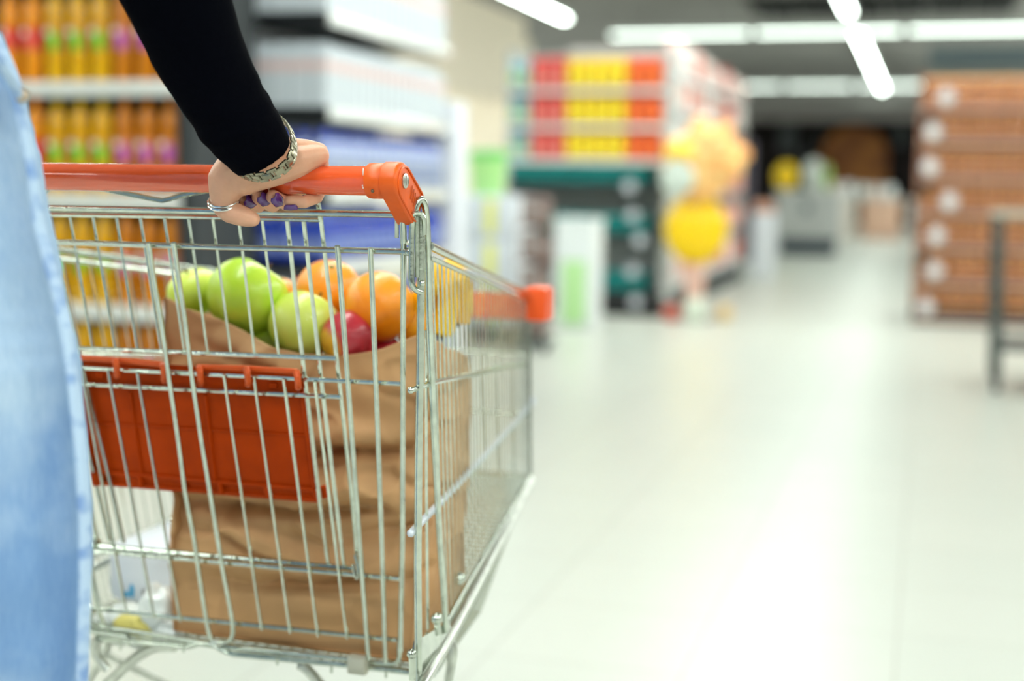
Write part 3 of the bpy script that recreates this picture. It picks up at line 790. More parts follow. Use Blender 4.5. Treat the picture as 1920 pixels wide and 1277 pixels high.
# white cartons and blue bottles: shelving that runs along the aisle, with its end towards us
XA = atY(615, 200, 5.45).x; Y0, Y1 = 5.45, 6.98
tops = [atY(530, y, Y0).z for y in (12, 190, 345, 480, 640)]
XL = atY(395, 200, Y0).x - .25
gondola('shelving_unit', 'long dark shelving with white cartons above blue bottles, beside the aisle', XL, XA, Y0, Y1, 2.25, [t - .02 for t in tops], back='x', boards=mat('shelf_black', (18, 22, 26), .4), panel=mat('white_panel', (214, 218, 226), .5), rails=M_rail, ends=False, thick=.05)
o = MB(); o.box((XA - .10, Y1 + .14, .71), (.26, .20, 1.42), bev=.03)
tag(o.build('end_board', mat('white_board', (226, 228, 236), .5)), 'white rounded board at the far end of the blue bottle shelves', 'board')
def carton():
    o = MB(); o.mi = 0; o.box((0, 0, .105), (.076, .076, .21), bev=.002)
    o.add([(-.038, -.038, .21), (.038, -.038, .21), (.038, .038, .21), (-.038, .038, .21), (-.038, 0, .245), (.038, 0, .245)], [(0, 1, 5, 4), (2, 3, 4, 5), (1, 2, 5), (3, 0, 4)])
    o.box((0, 0, .252), (.076, .004, .018))
    o.mi = 1; o.box((0, 0, .165), (.0772, .0772, .042))
    return o.build('carton', [mat('carton_white', (206, 213, 220), .4), mat('carton_pink', (226, 196, 194), .4)], smooth=False)
def blue_bottle():
    o = MB(); o.mi = 0; o.lathe([(.034, 0), (.037, .006), (.037, .15), (.034, .175), (.018, .205)], n=18, sq=3.2)
    o.mi = 1; o.lathe([(.0205, .20), (.0205, .245), (.018, .248)], n=16); o.mi = 2; o.lathe([(.0376, .03), (.0376, .12)], n=18, sq=3.2)
    o.mi = 1; o.lathe([(.036, .150), (.037, .16), (.030, .185)], n=18, sq=3.2)
    return o.build('detergent_bottle', [mat('bottle_pale', (196, 206, 226), .25), mat('bottle_cap_blue', (36, 74, 200), .15, coat=.8), mat('bottle_label', (190, 188, 170), .4, c2=(96, 126, 200), scale=30)])
def blue_bottle2():
    o = MB(); o.mi = 0; o.lathe([(.034, 0), (.037, .006), (.037, .15), (.034, .175), (.018, .205)], n=18, sq=3.2)
    o.mi = 1; o.lathe([(.0205, .20), (.0205, .245), (.018, .248)], n=16); o.mi = 2; o.lathe([(.0376, .04), (.0376, .12)], n=18, sq=3.2)
    return o.build('detergent_bottle', [mat('bottle_blue', (26, 62, 178), .2, coat=.5), mat('bottle_cap_light', (120, 140, 220), .25), mat('bottle_label2', (176, 190, 220), .4, c2=(40, 70, 180), scale=30)])
pc = carton(); pb1 = blue_bottle(); pb2 = blue_bottle2()
spec = [('carton', pc, 'white carton with pink band', 'carton', 1.0, 'uppermost shelf'), ('carton', pc, 'white carton with pink band', 'carton', 1.0, 'second shelf'),
        ('bb', pb1, 'pale detergent bottle with a blue cap', 'bottle', .98, 'third shelf'), ('bb2', pb2, 'deep blue detergent bottle', 'bottle', .86, 'fourth shelf'), ('bb2', pb2, 'deep blue detergent bottle', 'bottle', .9, 'fifth shelf')]
for (key, pr, nm, ct, s_, sh), z in zip(spec, tops):
    for k in range(6):
        place(key, pr, (XA - .045 - k * .083, Y0 + .045, z - .02), 0, '%s, near end, %s, %s from the corner' % (nm, sh, ORD[k]), ct, ct + 's on the end of the long shelving').scale = (1, 1, s_)
    for k in range(1, 17):
        y = Y0 + .045 + k * .088
        place(key, pr, (XA - .045, y, z - .02), PI / 2, '%s, aisle side, %s, %s from the corner' % (nm, sh, ORD[k - 1]), ct, ct + 's along the aisle side of the long shelving').scale = (1, 1, s_)

# packs standing behind: green tub, white packs with a yellow stripe
def simple(name, boxes, mats_, loc, label, cat, group=None, rz=0):
    o = MB()
    for mi, c, d, bv in boxes: o.mi = mi; o.box(c, d, bev=bv)
    ob = o.build(name, mats_); ob.location = loc; ob.rotation_euler = (0, 0, rz); return tag(ob, label, cat, group)
p = atD(915, 330, 9.0)
o = MB(); o.lathe([(.085, 0), (.10, .02), (.115, .20), (.12, .22), (.12, .24), (.10, .255)], n=28); o.lathe([(.10, .255), (.10, .262)], n=28)
tb = o.build('tub', mat('light_green_plastic', (178, 228, 146), .4)); tag(tb, 'light green round tub standing on the white packs', 'tub')
l_ = MB(); l_.lathe([(.123, .225), (.123, .27), (.09, .285)], n=28); l_.build('lid', mat('green_lid', (110, 200, 104), .4), tb); tb.location = (p.x, p.y, p.z - .12)
zt = p.z - .12
q = MB(); q.box((p.x, p.y, .06), (.50, .6, .12), bev=.01); q.box((p.x, p.y, .10), (.46, .56, .06)); tag(q.build('pallet', M_shelf), 'low grey pallet under the white packs', 'pallet')
k = 0
for iz in range(3):
    for ix in range(2):
        h = (zt - .13) / 3
        simple('pack', [(0, (0, 0, h / 2), (.24, .5, h - .006), .01), (1, (-.03, -.001, h / 2), (.07, .502, h * .8), .002)], [mat('pack_white', (226, 232, 240), .4), mat('pack_yellow', (232, 232, 110), .4)],
               (p.x - .125 + .25 * ix, p.y, .13 + iz * h), 'white pack with a yellow stripe, %s column, %s layer from the floor' % (('left', 'right')[ix], ORD[iz]), 'pack', 'white packs with a yellow stripe')
# brown pack stand behind the cart
f_ = atZ(1003, 655, 0)
st = empty('display_rack', f_, 'slim brown display rack just past the front of the shopping cart', 'rack')
o = MB(); o.box(f_ + Vector((0, .10, .45)), (.03, .02, .80)); o.box(f_ + Vector((0, 0, .05)), (.2, .2, .03)); o.build('pole', M_shelf, st)
for k in range(4):
    o = MB(); o.box(f_ + Vector((0, 0, .12 + k * .21)), (.20, .2, .012)); o.build('tray', mat('rack_brown', (120, 74, 60), .6), st)
for dx in (-.09, .09):
    o = MB(); o.tube([f_ + Vector((dx - .012, -.08, .028)), f_ + Vector((dx + .012, -.08, .028))], .028, 16); o.build('wheel', M_black, st)
for k in range(4):
    simple('pouch', [(0, (0, 0, .085), (.17, .12, .165), .02), (1, (0, -.005, .09), (.10, .12, .06), .01)], [mat('pouch_brown', (118, 92, 88), .5, c2=(150, 130, 124), scale=14), mat('pouch_grey', (170, 160, 156), .5)],
           f_ + Vector((0, -.01, .127 + k * .21)), 'brown pouch on the slim display rack, %s tray from the floor' % ORD[k], 'pouch', 'pouches on the slim display rack')
# white and green bin
f_ = atZ(1075, 618, 0) + Vector((0, .12, 0))
bn_ = empty('display_bin', f_, 'tall white display bin with a light green front panel', 'bin')
o = MB(); o.box(f_ + Vector((0, 0, .37)), (.29, .26, .74), bev=.012); o.build('body', mat('bin_white', (228, 232, 232), .5), bn_)
o = MB(); o.box(f_ + Vector((0, -.131, .26)), (.17, .012, .44), bev=.004); o.build('front_panel', mat('bin_green', (186, 228, 160), .5), bn_)
o = MB(); o.box(f_ + Vector((0, 0, .755)), (.31, .28, .03), bev=.008); o.build('rim', mat('bin_white', (228, 232, 232), .5), bn_)

# teal crates below red and yellow packs: end of the middle shelving
YT = 10.75
x0 = atY(948, 400, YT).x; x1 = atY(1246, 400, YT).x; XC = atY(1246, 400, YT).x
M_teal = mat('teal_plastic', (0, 128, 126), .4, var=.15, scale=12)
zt3 = [atY(1100, y, YT).z for y in (166, 234, 298)]
zc = [atY(1100, y, YT).z for y in (346, 440, 546)]
gondola('shelving_unit', 'end shelf with red and yellow packs above teal crates', x0, x1, YT, YT + .45, zt3[0] + .30, zt3 + [c - .005 for c in zc], back='y', panel=mat('mid_grey_panel', (172, 176, 174), .6), boards=M_shelf, rh=.034, rails=[M_rail, M_rail, M_rail, M_shelf, M_shelf, M_shelf])
def pk_box(name, w, h, c1, c2):
    o = MB(); o.mi = 0; o.box((0, 0, h / 2), (w, .12, h), bev=.008); o.mi = 1; o.box((0, -.004, h * .42), (w * .66, .12, h * .42), bev=.004)
    return o.build(name, [c1, c2])
M_yp = mat('pack_bright_yellow', (250, 208, 10), .35); M_rp = mat('pack_bright_red', (214, 48, 40), .35); M_op = mat('pack_orange_red', (232, 88, 30), .35); M_lb = mat('pack_light_blue', (150, 196, 208), .4)
kinds3 = {'b': ('light blue pack', pk_box('pack', .075, .20, M_lb, mat('pack_lime', (190, 210, 120), .4))), 'r': ('red pack', pk_box('pack', .088, .235, M_rp, mat('pack_rose', (232, 140, 130), .4))),
          'y': ('yellow pack', pk_box('pack', .080, .225, M_yp, mat('pack_yellow2', (246, 226, 60), .4))), 'o': ('orange red pack', pk_box('pack', .085, .225, M_op, mat('pack_orange2', (240, 120, 50), .4)))}
lay = 'bbrrryyyyyooo'
xs = atY(950, 200, YT).x; xe = atY(1243, 200, YT).x
for ri, z in enumerate(zt3):
    for ci, k in enumerate(lay):
        x = xs + (xe - xs) * (ci + .5) / len(lay)
        o = place('p3' + k, kinds3[k][1], (x, YT + .07, z), 0, '%s above the teal crates, %s shelf down, %s from the left' % (kinds3[k][0], ORD[ri], ORD[ci]), 'pack', 'packs above the teal crates')
        if ri: o.scale = (1, 1, .93 if ri == 1 else .88)
def crate():
    o = MB(); w, d, h = .36, .3, .155
    o.box((0, 0, .01), (w, d, .02)); 
    for sx in (-1, 1): o.box((sx * (w / 2 - .006), 0, h / 2), (.012, d, h), bev=.002)
    for sy in (-1, 1):
        o.box((0, sy * (d / 2 - .006), .02), (w, .012, .04)); o.box((0, sy * (d / 2 - .006), h - .018), (w, .016, .036), bev=.002)
        for i in range(11): o.box((-w / 2 + .02 + i * (w - .04) / 10, sy * (d / 2 - .006), h / 2), (.014, .010, h))
    o.box((0, .02, .07), (w - .05, d - .06, .09))
    return o.build('crate', M_teal)
cr = crate()
for ri, z in enumerate(zc):
    for ci in range(3):
        x = xs + .21 + ci * .365
        if x > xe - .1: continue
        place('crate', cr, (x, YT + .16, z), 0, 'teal plastic crate, %s from the left, %s crate shelf from the top' % (ORD[ci], ORD[ri]), 'crate', 'teal crates')
# round white price signs on the corner strip
sg = MB(); sg.lathe([(.044, -.004), (.048, 0), (.044, .004)], n=24, ax=Matrix.Rotation(PI / 2, 3, 'X')); sgo = sg.build('price_sign', mat('sign_grey', (196, 200, 208), .4))
for k, (x, y) in enumerate(((1192, 566), (1186, 508), (1200, 450), (1186, 404), (1180, 350))):
    q = atY(x, y, YT - .03); place('sign3', sgo, q, 0, 'round white price sign at the teal crates, %s from the floor' % ORD[k], 'price sign', 'round white price signs at the teal crates')
# aisle side of the same shelving, running away
YE = 15.6
zs5 = [.25, .60, .95, 1.30, 1.62, 1.90]
gondola('shelving_unit', 'long shelving with pink and white packs running away behind the teal crates', XC - .9, XC, YT + .47, YE, 2.08, zs5, back='x', panel=mat('pale_panel', (196, 190, 186), .6), boards=M_shelfw)
o = MB(); o.box((XC + .03, YE + .1, .85), (.10, .16, 1.3), bev=.01); tag(o.build('end_post', mat('violet_grey', (66, 62, 76), .6)), 'dark post at the far end of the pink and white packs', 'post')
cols5 = [('pink pack', mat('pk_pink', (228, 180, 172), .5)), ('white pack', mat('pk_white', (228, 222, 216), .5)), ('salmon pack', mat('pk_salmon', (222, 140, 110), .5)), ('red pack', mat('pk_red', (196, 84, 70), .5))]
pr5 = [MB().box((0, 0, .5), (.14, .10, 1), bev=.006).build('pack', m) for _, m in cols5]
random.seed(3)
for ri, z in enumerate(zs5):
    for k in range(22):
        y = YT + .58 + k * .198
        c = random.choices(range(4), (3, 4 if ri > 2 else 2, 1 if ri > 3 else 3, 1))[0]
        h = .17 + .08 * random.random()
        o = place('p5%d' % c, pr5[c], (XC - .06, y, z), PI / 2, '%s on the far aisle shelving, %s shelf up, %s along' % (cols5[c][0], ORD[ri], ORD[k]), 'pack', 'packs along the far aisle shelving')
        o.scale = (1, 1, h)

# yellow and orange promotional stand in front of that shelving
f_ = atZ(1300, 598, 0)
ps = empty('promotional_stand', f_, 'bright yellow and orange promotional stand beside the teal crates', 'display stand')
D_ = (f_ - CAM).dot(FW); s_ = D_ / F
hz_ = lambda y: (598 - y) * s_
o = MB(); o.box(f_ + Vector((0, 0, .015)), (.36, .26, .03), bev=.01); o.build('foot_plate', mat('stand_grey', (170, 166, 160), .6), ps)
o = MB(); o.lathe([(.075, .02), (.07, .2), (.085, hz_(495))], c=f_, n=20); o.build('leg_column', mat('stand_pink', (226, 184, 168), .6), ps)
o = MB(); o.ball(f_ + Vector((0, 0, hz_(425))), (.245, .15, hz_(365) - hz_(425) + .05), 26, fn=lambda d: 1 - .16 * max(0, d.z)); o.build('yellow_bag', mat('bright_yellow', (250, 206, 0), .35), ps)
o = MB(); o.ball(f_ + Vector((.06, -.08, hz_(305))), (.28, .16, .27), 30, fn=lambda d: 1 + .5 * noise.noise(d * 2.2)); o.build('orange_top', mat('warm_orange', (246, 164, 84), .5, c2=(250, 218, 150), scale=9), ps)
o = MB(); o.ball(f_ + Vector((-.11, -.24, hz_(335))), (.13, .07, .14), 20); o.build('pale_blue_patch', mat('pale_blue', (206, 216, 206), .5), ps)
o = MB(); o.ball(f_ + Vector((-.10, -.26, hz_(290))), (.12, .05, .05), 16); o.build('yellow_patch', mat('bright_yellow', (250, 206, 0), .35), ps)
simple('ball_pack', [(0, (0, 0, .06), (.13, .12, .12), .05)], [mat('brick_red', (196, 84, 64), .5)], f_ + Vector((-.13, -.22, 0)), 'reddish pack on the floor at the left foot of the yellow stand', 'pack')
simple('ball_pack', [(0, (0, 0, .09), (.15, .13, .18), .05)], [mat('pk_whitegreen', (222, 230, 214), .5)], f_ + Vector((.05, -.24, 0)), 'whitish pack on the floor in front of the yellow stand', 'pack')
simple('ball_pack', [(0, (0, 0, .06), (.1, .1, .12), .04)], [mat('pk_sand', (222, 190, 130), .5)], f_ + Vector((.25, -.10, 0)), 'sand coloured pack on the floor at the right foot of the yellow stand', 'pack')

# far end of the aisle
f_ = atZ(1425, 520, 0)
o = MB(); o.box((0, 0, .36), (.26, .26, .72), bev=.02); ob = o.build('white_pedestal', mat('ped_white', (224, 228, 234), .5)); ob.location = f_ + Vector((0, .13, 0)); tag(ob, 'narrow white pedestal beyond the yellow stand', 'pedestal')
simple('pack', [(0, (0, 0, .06), (.22, .18, .12), .02)], [mat('salmon_box', (214, 160, 136), .5)], f_ + Vector((0, .13, .72)), 'small salmon box on the narrow white pedestal', 'box')
f_ = atZ(1510, 478, 0)
fr = empty('chest_freezer', f_, 'grey chest counter with a dark foot, far down the aisle', 'counter')
o = MB(); o.box(f_ + Vector((0, .5, .12)), (.80, .9, .24)); o.build('foot', mat('dark_blue_grey', (52, 64, 74), .6), fr, smooth=False)
o = MB(); o.box(f_ + Vector((0, .5, .58)), (.92, 1.0, .68), bev=.03); o.build('body', mat('counter_grey', (176, 178, 176), .5), fr)
o = MB(); o.box(f_ + Vector((0, .5, .94)), (.98, 1.06, .04), bev=.01); o.build('top', mat('counter_top', (206, 210, 206), .4), fr)
o = MB(); o.box(f_ + Vector((0, -.005, .70)), (.12, .02, .16)); o.build('vent', mat('vent_dark', (90, 96, 102), .6), fr)
for nm, dx, w, h, m, lb in (('sack', -.35, .36, .42, mat('bright_yellow', (250, 206, 0), .35), 'bright yellow sack on the far grey counter'), ('sack', .05, .30, .48, mat('sack_white', (214, 220, 216), .5), 'whitish sack beside the yellow one on the far grey counter'), ('sack', .26, .12, .4, mat('sack_green', (150, 190, 90), .5), 'slim green sack at the right end of the far grey counter')):
    o = MB(); o.ball((0, 0, h / 2), (w / 2, .15, h / 2), 20); ob = o.build(nm, m); ob.location = f_ + Vector((dx, .3, .963)); tag(ob, lb, 'sack')
f_ = atZ(1640, 448, 0)
for k, (dx, w, h, m, lb) in enumerate(((-.80, .74, .85, (212, 202, 190), 'pale counter left of the salmon one at the far end of the aisle'), (.10, .76, .8, (208, 170, 146), 'salmon counter at the far end of the aisle'), (1.1, .9, .75, (170, 176, 176), 'grey counter right of the salmon one at the far end of the aisle'))):
    simple('counter', [(0, (0, 0, h / 2), (w, .8, h), .02), (1, (0, 0, h + .02), (w + .06, .86, .04), .01)], [mat('cnt%d' % k, m, .5), mat('counter_top', (206, 210, 206), .4)], f_ + Vector((dx, .5 + k * .1, 0)), lb, 'counter')
random.seed(5)
for k in range(6):
    w = .14 + .08 * random.random()
    simple('carton_box', [(0, (0, 0, .11), (w, .16, .22), .02)], [mat('fb%d' % (k % 3), ((230, 232, 228), (226, 206, 196), (238, 240, 240))[k % 3], .5)], f_ + Vector((-1.08 + .25 * k + (.06 if k > 2 else 0) + (.55 if k > 5 else 0), .45, .895 if k < 3 else .845)), 'small pale box on the far counters, %s from the left' % ORD[k], 'box', 'pale boxes on the far counters')
# arched brown hood on the dark far wall
p0 = atY(1603, 300, 41.0); s_ = 40.5 / F
o = MB(); out = [(-58 * s_, -45 * s_), (58 * s_, -45 * s_)] + [(58 * s_ * math.cos(t), 10 * s_ + 52 * s_ * math.sin(t)) for t in [PI * k / 14 for k in range(15)]]
o.prism(out, Vector((1, 0, 0)), Vector((0, 0, 1)), Vector((0, -1, 0)), p0, 0, .4); hood = tag(o.build('arched_hood', mat('hood_brown', (168, 106, 40), .6, c2=(120, 66, 26), scale=1.5)), 'large arched brown hood on the dark far wall', 'hood')
p1 = atY(1540, 325, 40.6); o = MB(); o.ball(p1, (.45, .3, .5), 20); o.build('brown_mound', mat('mound', (150, 92, 30), .6), hood)  # a separate brown mound, not part of the hood, only parented to it
for k, (x, y, w, h) in enumerate(((1478, 240, .5, 1.3), (1513, 300, .2, .6), (1536, 262, .12, .5), (1690, 250, .3, .7))):
    q = atY(x, y, 40.97); simple('hanging_sign', [(0, (0, 0, 0), (w, .06, h), .02)], [mat('faint_grey', (70, 76, 78), .5)], q, 'faint grey sign on the dark far wall, %s from the left' % ORD[k], 'sign', 'faint signs on the dark far wall')

# jar shelving on the right
YR = 11.0
x0 = atY(1716, 400, YR).x; x1 = x0 + 1.6
zr = [atY(1760, y, YR).z for y in (200, 263, 331, 396, 461, 527, 594)]
M_rackb = mat('rack_brown_board', (150, 100, 80), .6)
gondola('shelving_unit', 'tall shelving of brown jars at the right of the aisle', x0, x1, YR, YR + .5, 1.84, zr, back='y', panel=mat('rack_panel', (160, 112, 90), .6), boards=M_rackb, rails=mat('rack_rail', (196, 160, 142), .35), thick=.02, rh=.03)
def jar():
    o = MB(); o.mi = 0; o.lathe([(.030, 0), (.034, .005), (.034, .080), (.031, .092)], n=16); o.mi = 1; o.lathe([(.0325, .090), (.0325, .108), (.030, .111)], n=16)
    o.mi = 2; o.lathe([(.0348, .022), (.0348, .064)], n=16)
    return o.build('jar', [mat('jar_brown', (172, 98, 58), .2, coat=.5), mat('jar_lid_gold', (255, 196, 120), .15, coat=1), mat('jar_label', (176, 118, 92), .4)])
jr = jar(); zstep = zr[0] - zr[1]
nj = 13
for ri, z in enumerate(zr):
    for st_ in range(2):
        for k in range(nj):
            x = x0 + .066 + k * .0735
            if st_ and k == 0 and ri % 2: continue
            place('jar', jr, (x, YR + .05 + .01 * ((k * 7 + ri) % 3), z + st_ * .1055), 0, 'brown jar with golden lid, %s shelf down, %s layer, %s from the left' % (ORD[ri], ('lower', 'upper')[st_], ORD[k]), 'jar', 'brown jars at the right of the aisle').scale = (1, 1, .94)
            
sg2 = MB(); sg2.lathe([(.055, -.004), (.060, 0), (.055, .004)], n=24, ax=Matrix.Rotation(PI / 2, 3, 'X')); sgo2 = sg2.build('price_sign', mat('sign_white', (214, 210, 210), .3))
for k, (x, y) in enumerate(((1775, 182), (1750, 247), (1744, 313), (1780, 378), (1756, 442), (1752, 508), (1736, 576))):
    q = atY(x, y, YR - .03); place('sign4', sgo2, q, 0, 'round white price sign in front of the brown jars, %s from the top' % ORD[k], 'price sign', 'round white price signs at the jars')
# steel trolley at the right edge
f_ = atZ(1868, 735, 0)
tr = empty('steel_trolley', f_, 'dark steel trolley cut off by the right edge of the photo', 'trolley')
M_tr = mat('trolley_steel', (84, 92, 90), .4, metal=.5)
zt_ = atY(1870, 402, f_.y).z; zs_ = atY(1890, 655, f_.y).z
for dx in (0, .9):
    for dy in (.0, .55):
        o = MB(); b0 = f_ + Vector((dx, dy, .06)); o.tube([b0, f_ + Vector((dx - .02, dy, zt_))], .022, 12); o.build('post', M_tr, tr)
o = MB(); o.box(f_ + Vector((.43, .27, zt_)), (.96, .62, .03), bev=.006); o.build('top_tray', mat('trolley_top', (186, 180, 164), .4), tr)
o = MB(); o.box(f_ + Vector((.45, .27, zs_)), (.9, .58, .02), bev=.004); o.build('lower_tray', M_tr, tr)
for dx in (0, .9):
    for dy in (0, .55):
        o = MB(); o.tube([f_ + Vector((dx - .015, dy, .04)), f_ + Vector((dx + .015, dy, .04))], .04, 16); o.build('wheel', M_black, tr)

# ---- ceiling lamps: housing with a glowing diffuser
def lamp_em(e):
    return mat('lamp_glow_%d' % e, (240, 255, 244), .5, emit=e)
def ceiling_light(a_, b_, label, group, w=.10, e=40):
    a_ = Vector(a_); b_ = Vector(b_); c = (a_ + b_) / 2; d = b_ - a_; L_ = d.length; rz = math.atan2(d.y, d.x)
    t = empty('ceiling_light', c + Vector((0, 0, .12)), label, 'ceiling light', group)
    o = MB(); o.box(c + Vector((0, 0, .05)), (L_, w + .05, .07), rz=rz, bev=.004)
    for s_ in (-.4, .4): q = c + d * s_; o.tube([q + Vector((0, 0, .08)), Vector((q.x, q.y, 3.9))], .006, 6)
    o.build('housing', M_shelfw, t)
    o = MB(); o.box(c, (L_ - .02, w, .03), rz=rz, bev=.008); o.build('diffuser', lamp_em(e), t)
for X, nm in zip(ROWX, ('far left', 'left', 'middle', 'right', 'far right')):
    for k, (y0, y1) in enumerate(((-6.5, -.6), (-.4, 5.5), (5.7, 11.5), (11.8, 20.5), (23.0, 29), (29.3, 36.2))):
        if X == -5.18 and k > 3: continue
        ceiling_light((X, y0, LAMP_Z), (X, y1, LAMP_Z), 'long lamp along the aisle, %s row, %s from the front of the store' % (nm, ORD[k]), 'lamps along the aisle')
for Y, xa, xb, n, nm in ((-1.25, -7.1, 4.9, 5, 'overhead'), (10.8, -7.1, 4.9, 5, 'near'), (22.85, -5.05, 6.5, 5, 'middle'), (34.9, -5.05, -.1, 3, 'farthest')):
    for k in range(n):
        a_ = xa + (xb - xa) * k / n + .05; b_ = xa + (xb - xa) * (k + 1) / n - .05
        ceiling_light((a_, Y, LAMP_Z - .0), (b_, Y, LAMP_Z - .0), 'lamp across the aisle in the %s cross row, %s from the left' % (nm, ORD[k]), 'lamps across the aisle', w=.16, e=9)
# dark openings in the ceiling
for k in range(6):
    q = atY(1415 + k * 82, 5, 23.4); w = 70 / F * 23.4
    o = MB(); o.box((q.x + w / 2, 23.4, 3.86), (w, 2.4, .08)); tag(o.build('vent_panel', M_dark, smooth=False), 'dark opening in the ceiling above the cross lamps, %s from the left' % ORD[k], 'ceiling vent', 'dark ceiling openings')

# ------------------------------------------------------------------ the person pushing the cart
M_skin = mat('skin', (214, 160, 130), .42, var=.05, scale=60, bump=.10, bscale=420, sss=.12)
M_sweat = mat('black_knit', (4, 5, 11), .95, bump=.35, bscale=420, spec=.03)
def denim():
    m = mat('washed_light_denim', (150, 176, 206), .85, c2=(182, 203, 226), scale=9, lo=.38, hi=.66, bump=.25, bscale=350, stretch=(1, 1, .35), spec=.2)
    nt = m.node_tree; N = nt.nodes; K = nt.links; b = N['Principled BSDF']; src = b.inputs['Base Color'].links[0].from_socket
    tc = N.new('ShaderNodeTexCoord'); mp = N.new('ShaderNodeMapping'); K.new(tc.outputs['Object'], mp.inputs[0]); mp.inputs['Scale'].default_value = (420, 420, 60); mp.inputs['Rotation'].default_value = (.3, .2, 0)
    n = N.new('ShaderNodeTexNoise'); n.inputs['Scale'].default_value = 1; n.inputs['Detail'].default_value = 2; K.new(mp.outputs[0], n.inputs['Vector'])
    n3 = N.new('ShaderNodeTexNoise'); n3.inputs['Scale'].default_value = 5.5; n3.inputs['Detail'].default_value = 5; K.new(tc.outputs['Object'], n3.inputs['Vector'])
    rp = N.new('ShaderNodeValToRGB'); K.new(n.outputs['Fac'], rp.inputs[0]); rp.color_ramp.elements[0].position = .3; rp.color_ramp.elements[0].color = (.84, .89, .95, 1); rp.color_ramp.elements[1].position = .7; rp.color_ramp.elements[1].color = (1, 1, 1, 1)
    r3 = N.new('ShaderNodeValToRGB'); K.new(n3.outputs['Fac'], r3.inputs[0]); r3.color_ramp.elements[0].position = .40; r3.color_ramp.elements[0].color = (.46, .60, .80, 1); r3.color_ramp.elements[1].position = .56; r3.color_ramp.elements[1].color = (1, 1, 1, 1)
    mx = N.new('ShaderNodeMix'); mx.data_type = 'RGBA'; mx.blend_type = 'MULTIPLY'; mx.inputs[0].default_value = 1; K.new(src, mx.inputs[6]); K.new(rp.outputs[0], mx.inputs[7])
    m2 = N.new('ShaderNodeMix'); m2.data_type = 'RGBA'; m2.blend_type = 'MULTIPLY'; m2.inputs[0].default_value = 1; K.new(mx.outputs[2], m2.inputs[6]); K.new(r3.outputs[0], m2.inputs[7])
    K.new(m2.outputs[2], b.inputs['Base Color']); return m
M_denim = denim()

# joints of the right hand: (pixel x, pixel y, depth v, radius)
def J(x, y, v, r): return (G(x, y, v), r)
hand = MB()
WR = (486, 280, -.046, .0225)
ch_ = lambda *p: chain(hand, [J(*q) for q in p], .22)
ch_((440, 225, -.082, .027), WR)
ch_(WR, (440, 322, -.036, .0205), (428, 338, -.035, .0200))
ch_(WR, (480, 314, -.030, .0195), (455, 330, -.034, .0195))
ch_((450, 332, -.034, .0185), (520, 316, -.024, .0165), (560, 303, -.014, .0150), (598, 292, -.004, .0105))
ch_(WR, (530, 288, -.012, .0170), (575, 285, .000, .0125), (597, 286, .006, .0100))
for x, y, v in ((500, 292, .020), (532, 290, .020), (565, 290, .016)):
    ch_((505, 300, -.018, .0165), (x, y, v, .0105))
# fingers
ch_((500, 292, .020, .0098), (503, 345, .0245, .0078), (484, 386, .006, .0074), (458, 377, -.0175, .0070))
ch_((532, 290, .020, .0098), (536, 345, .0250, .0080), (511, 385, .007, .0075), (485, 370, -.0185, .0071))
ch_((565, 290, .016, .0096), (566, 345, .0240, .0076), (538, 382, .007, .0073), (512, 369, -.0185, .0072))
ch_((598, 290, .006, .0092), (607, 340, .0220, .0068), (594, 370, .008, .0064), (570, 379, -.010, .0063), (543, 378, -.0150, .0058))
# thumb
ch_((428, 340, -.035, .0198), (420, 368, -.036, .0142), (420, 386, -.036, .0118), (431, 397, -.035, .0112), (450, 404, -.033, .0104), (464, 408, -.031, .0092), (474, 411, -.030, .0074))
hm = remesh(hand, 'hand', M_skin, .0012, 7, keep=True)

# the rest of the body, coarser
def uw(x, y, v): return uvw(G(x, y, v))
VP_ = -.33
hipu = uw(-195, 200, VP_)[0]; cu = hipu - .085
ELB = G(300, -75, -.185)
sh_w = .40; SHR = L(cu + .165, VP_ - .02, sh_w)
body = MB()
cb = lambda *p: chain(body, list(p), .45)
cb((G(440, 225, -.082), .027), (G(365, 80, -.13), .031), (ELB, .036)); cb((ELB, .036), (SHR, .045))
NK = L(cu, VP_ - .02, .48); HD = L(cu, VP_ + .02, .62)
cb((L(cu - .06, VP_ - .01, .05), .075), (L(cu + .06, VP_ - .01, .05), .075)); cb((L(cu, VP_ - .01, .05), .085), (L(cu, VP_ - .01, .20), .075), (L(cu, VP_ - .02, .34), .085))
cb((SHR, .048), (L(cu - .165, VP_ - .02, sh_w), .048)); cb((L(cu, VP_ - .02, .38), .07), (NK, .052), (L(cu, VP_ + .005, .56), .058))
body.ball(HD, (.074, .094, .108), 30); body.ball(HD + Vector((0, .03, -.045)), (.056, .066, .062), 24)
nz = HD + Vector((0, .098, -.012)); cb((HD + Vector((0, .088, .018)), .010), (nz + Vector((0, .008, -.012)), .013))
for s in (-1, 1): body.ball(HD + Vector((.074 * s, -.004, -.008)), (.008, .018, .030), 16)
body.ball(HD + Vector((0, .090, -.052)), (.024, .010, .008), 14)
SHL = L(cu - .165, VP_ - .02, sh_w); ELL = L(cu - .25, VP_ + .12, .17); WL = L(cu - .20, -.06, .03)
cb((SHL, .045), (ELL, .036), (WL, .024)); cb((WL, .022), (L(cu - .20, -.01, .026), .018)); 
for k in range(4):
    x = cu - .225 + k * .018; cb((L(x, -.005, .024), .009), (L(x, .022, .004), .008), (L(x, .008, -.022), .0075), (L(x, -.014, -.022), .007))
cb((L(cu - .17, -.03, .02), .012), (L(cu - .155, -.025, -.008), .010), (L(cu - .17, -.024, -.024), .008))
LEGR = [(G(-195, 190, VP_), .10), (G(-155, 340, VP_), .100), (G(-112, 500, VP_), .094), (G(-52, 720, VP_), .0875), (G(-22, 980, VP_), .0835), (G(-17, 1277, VP_), .078)]
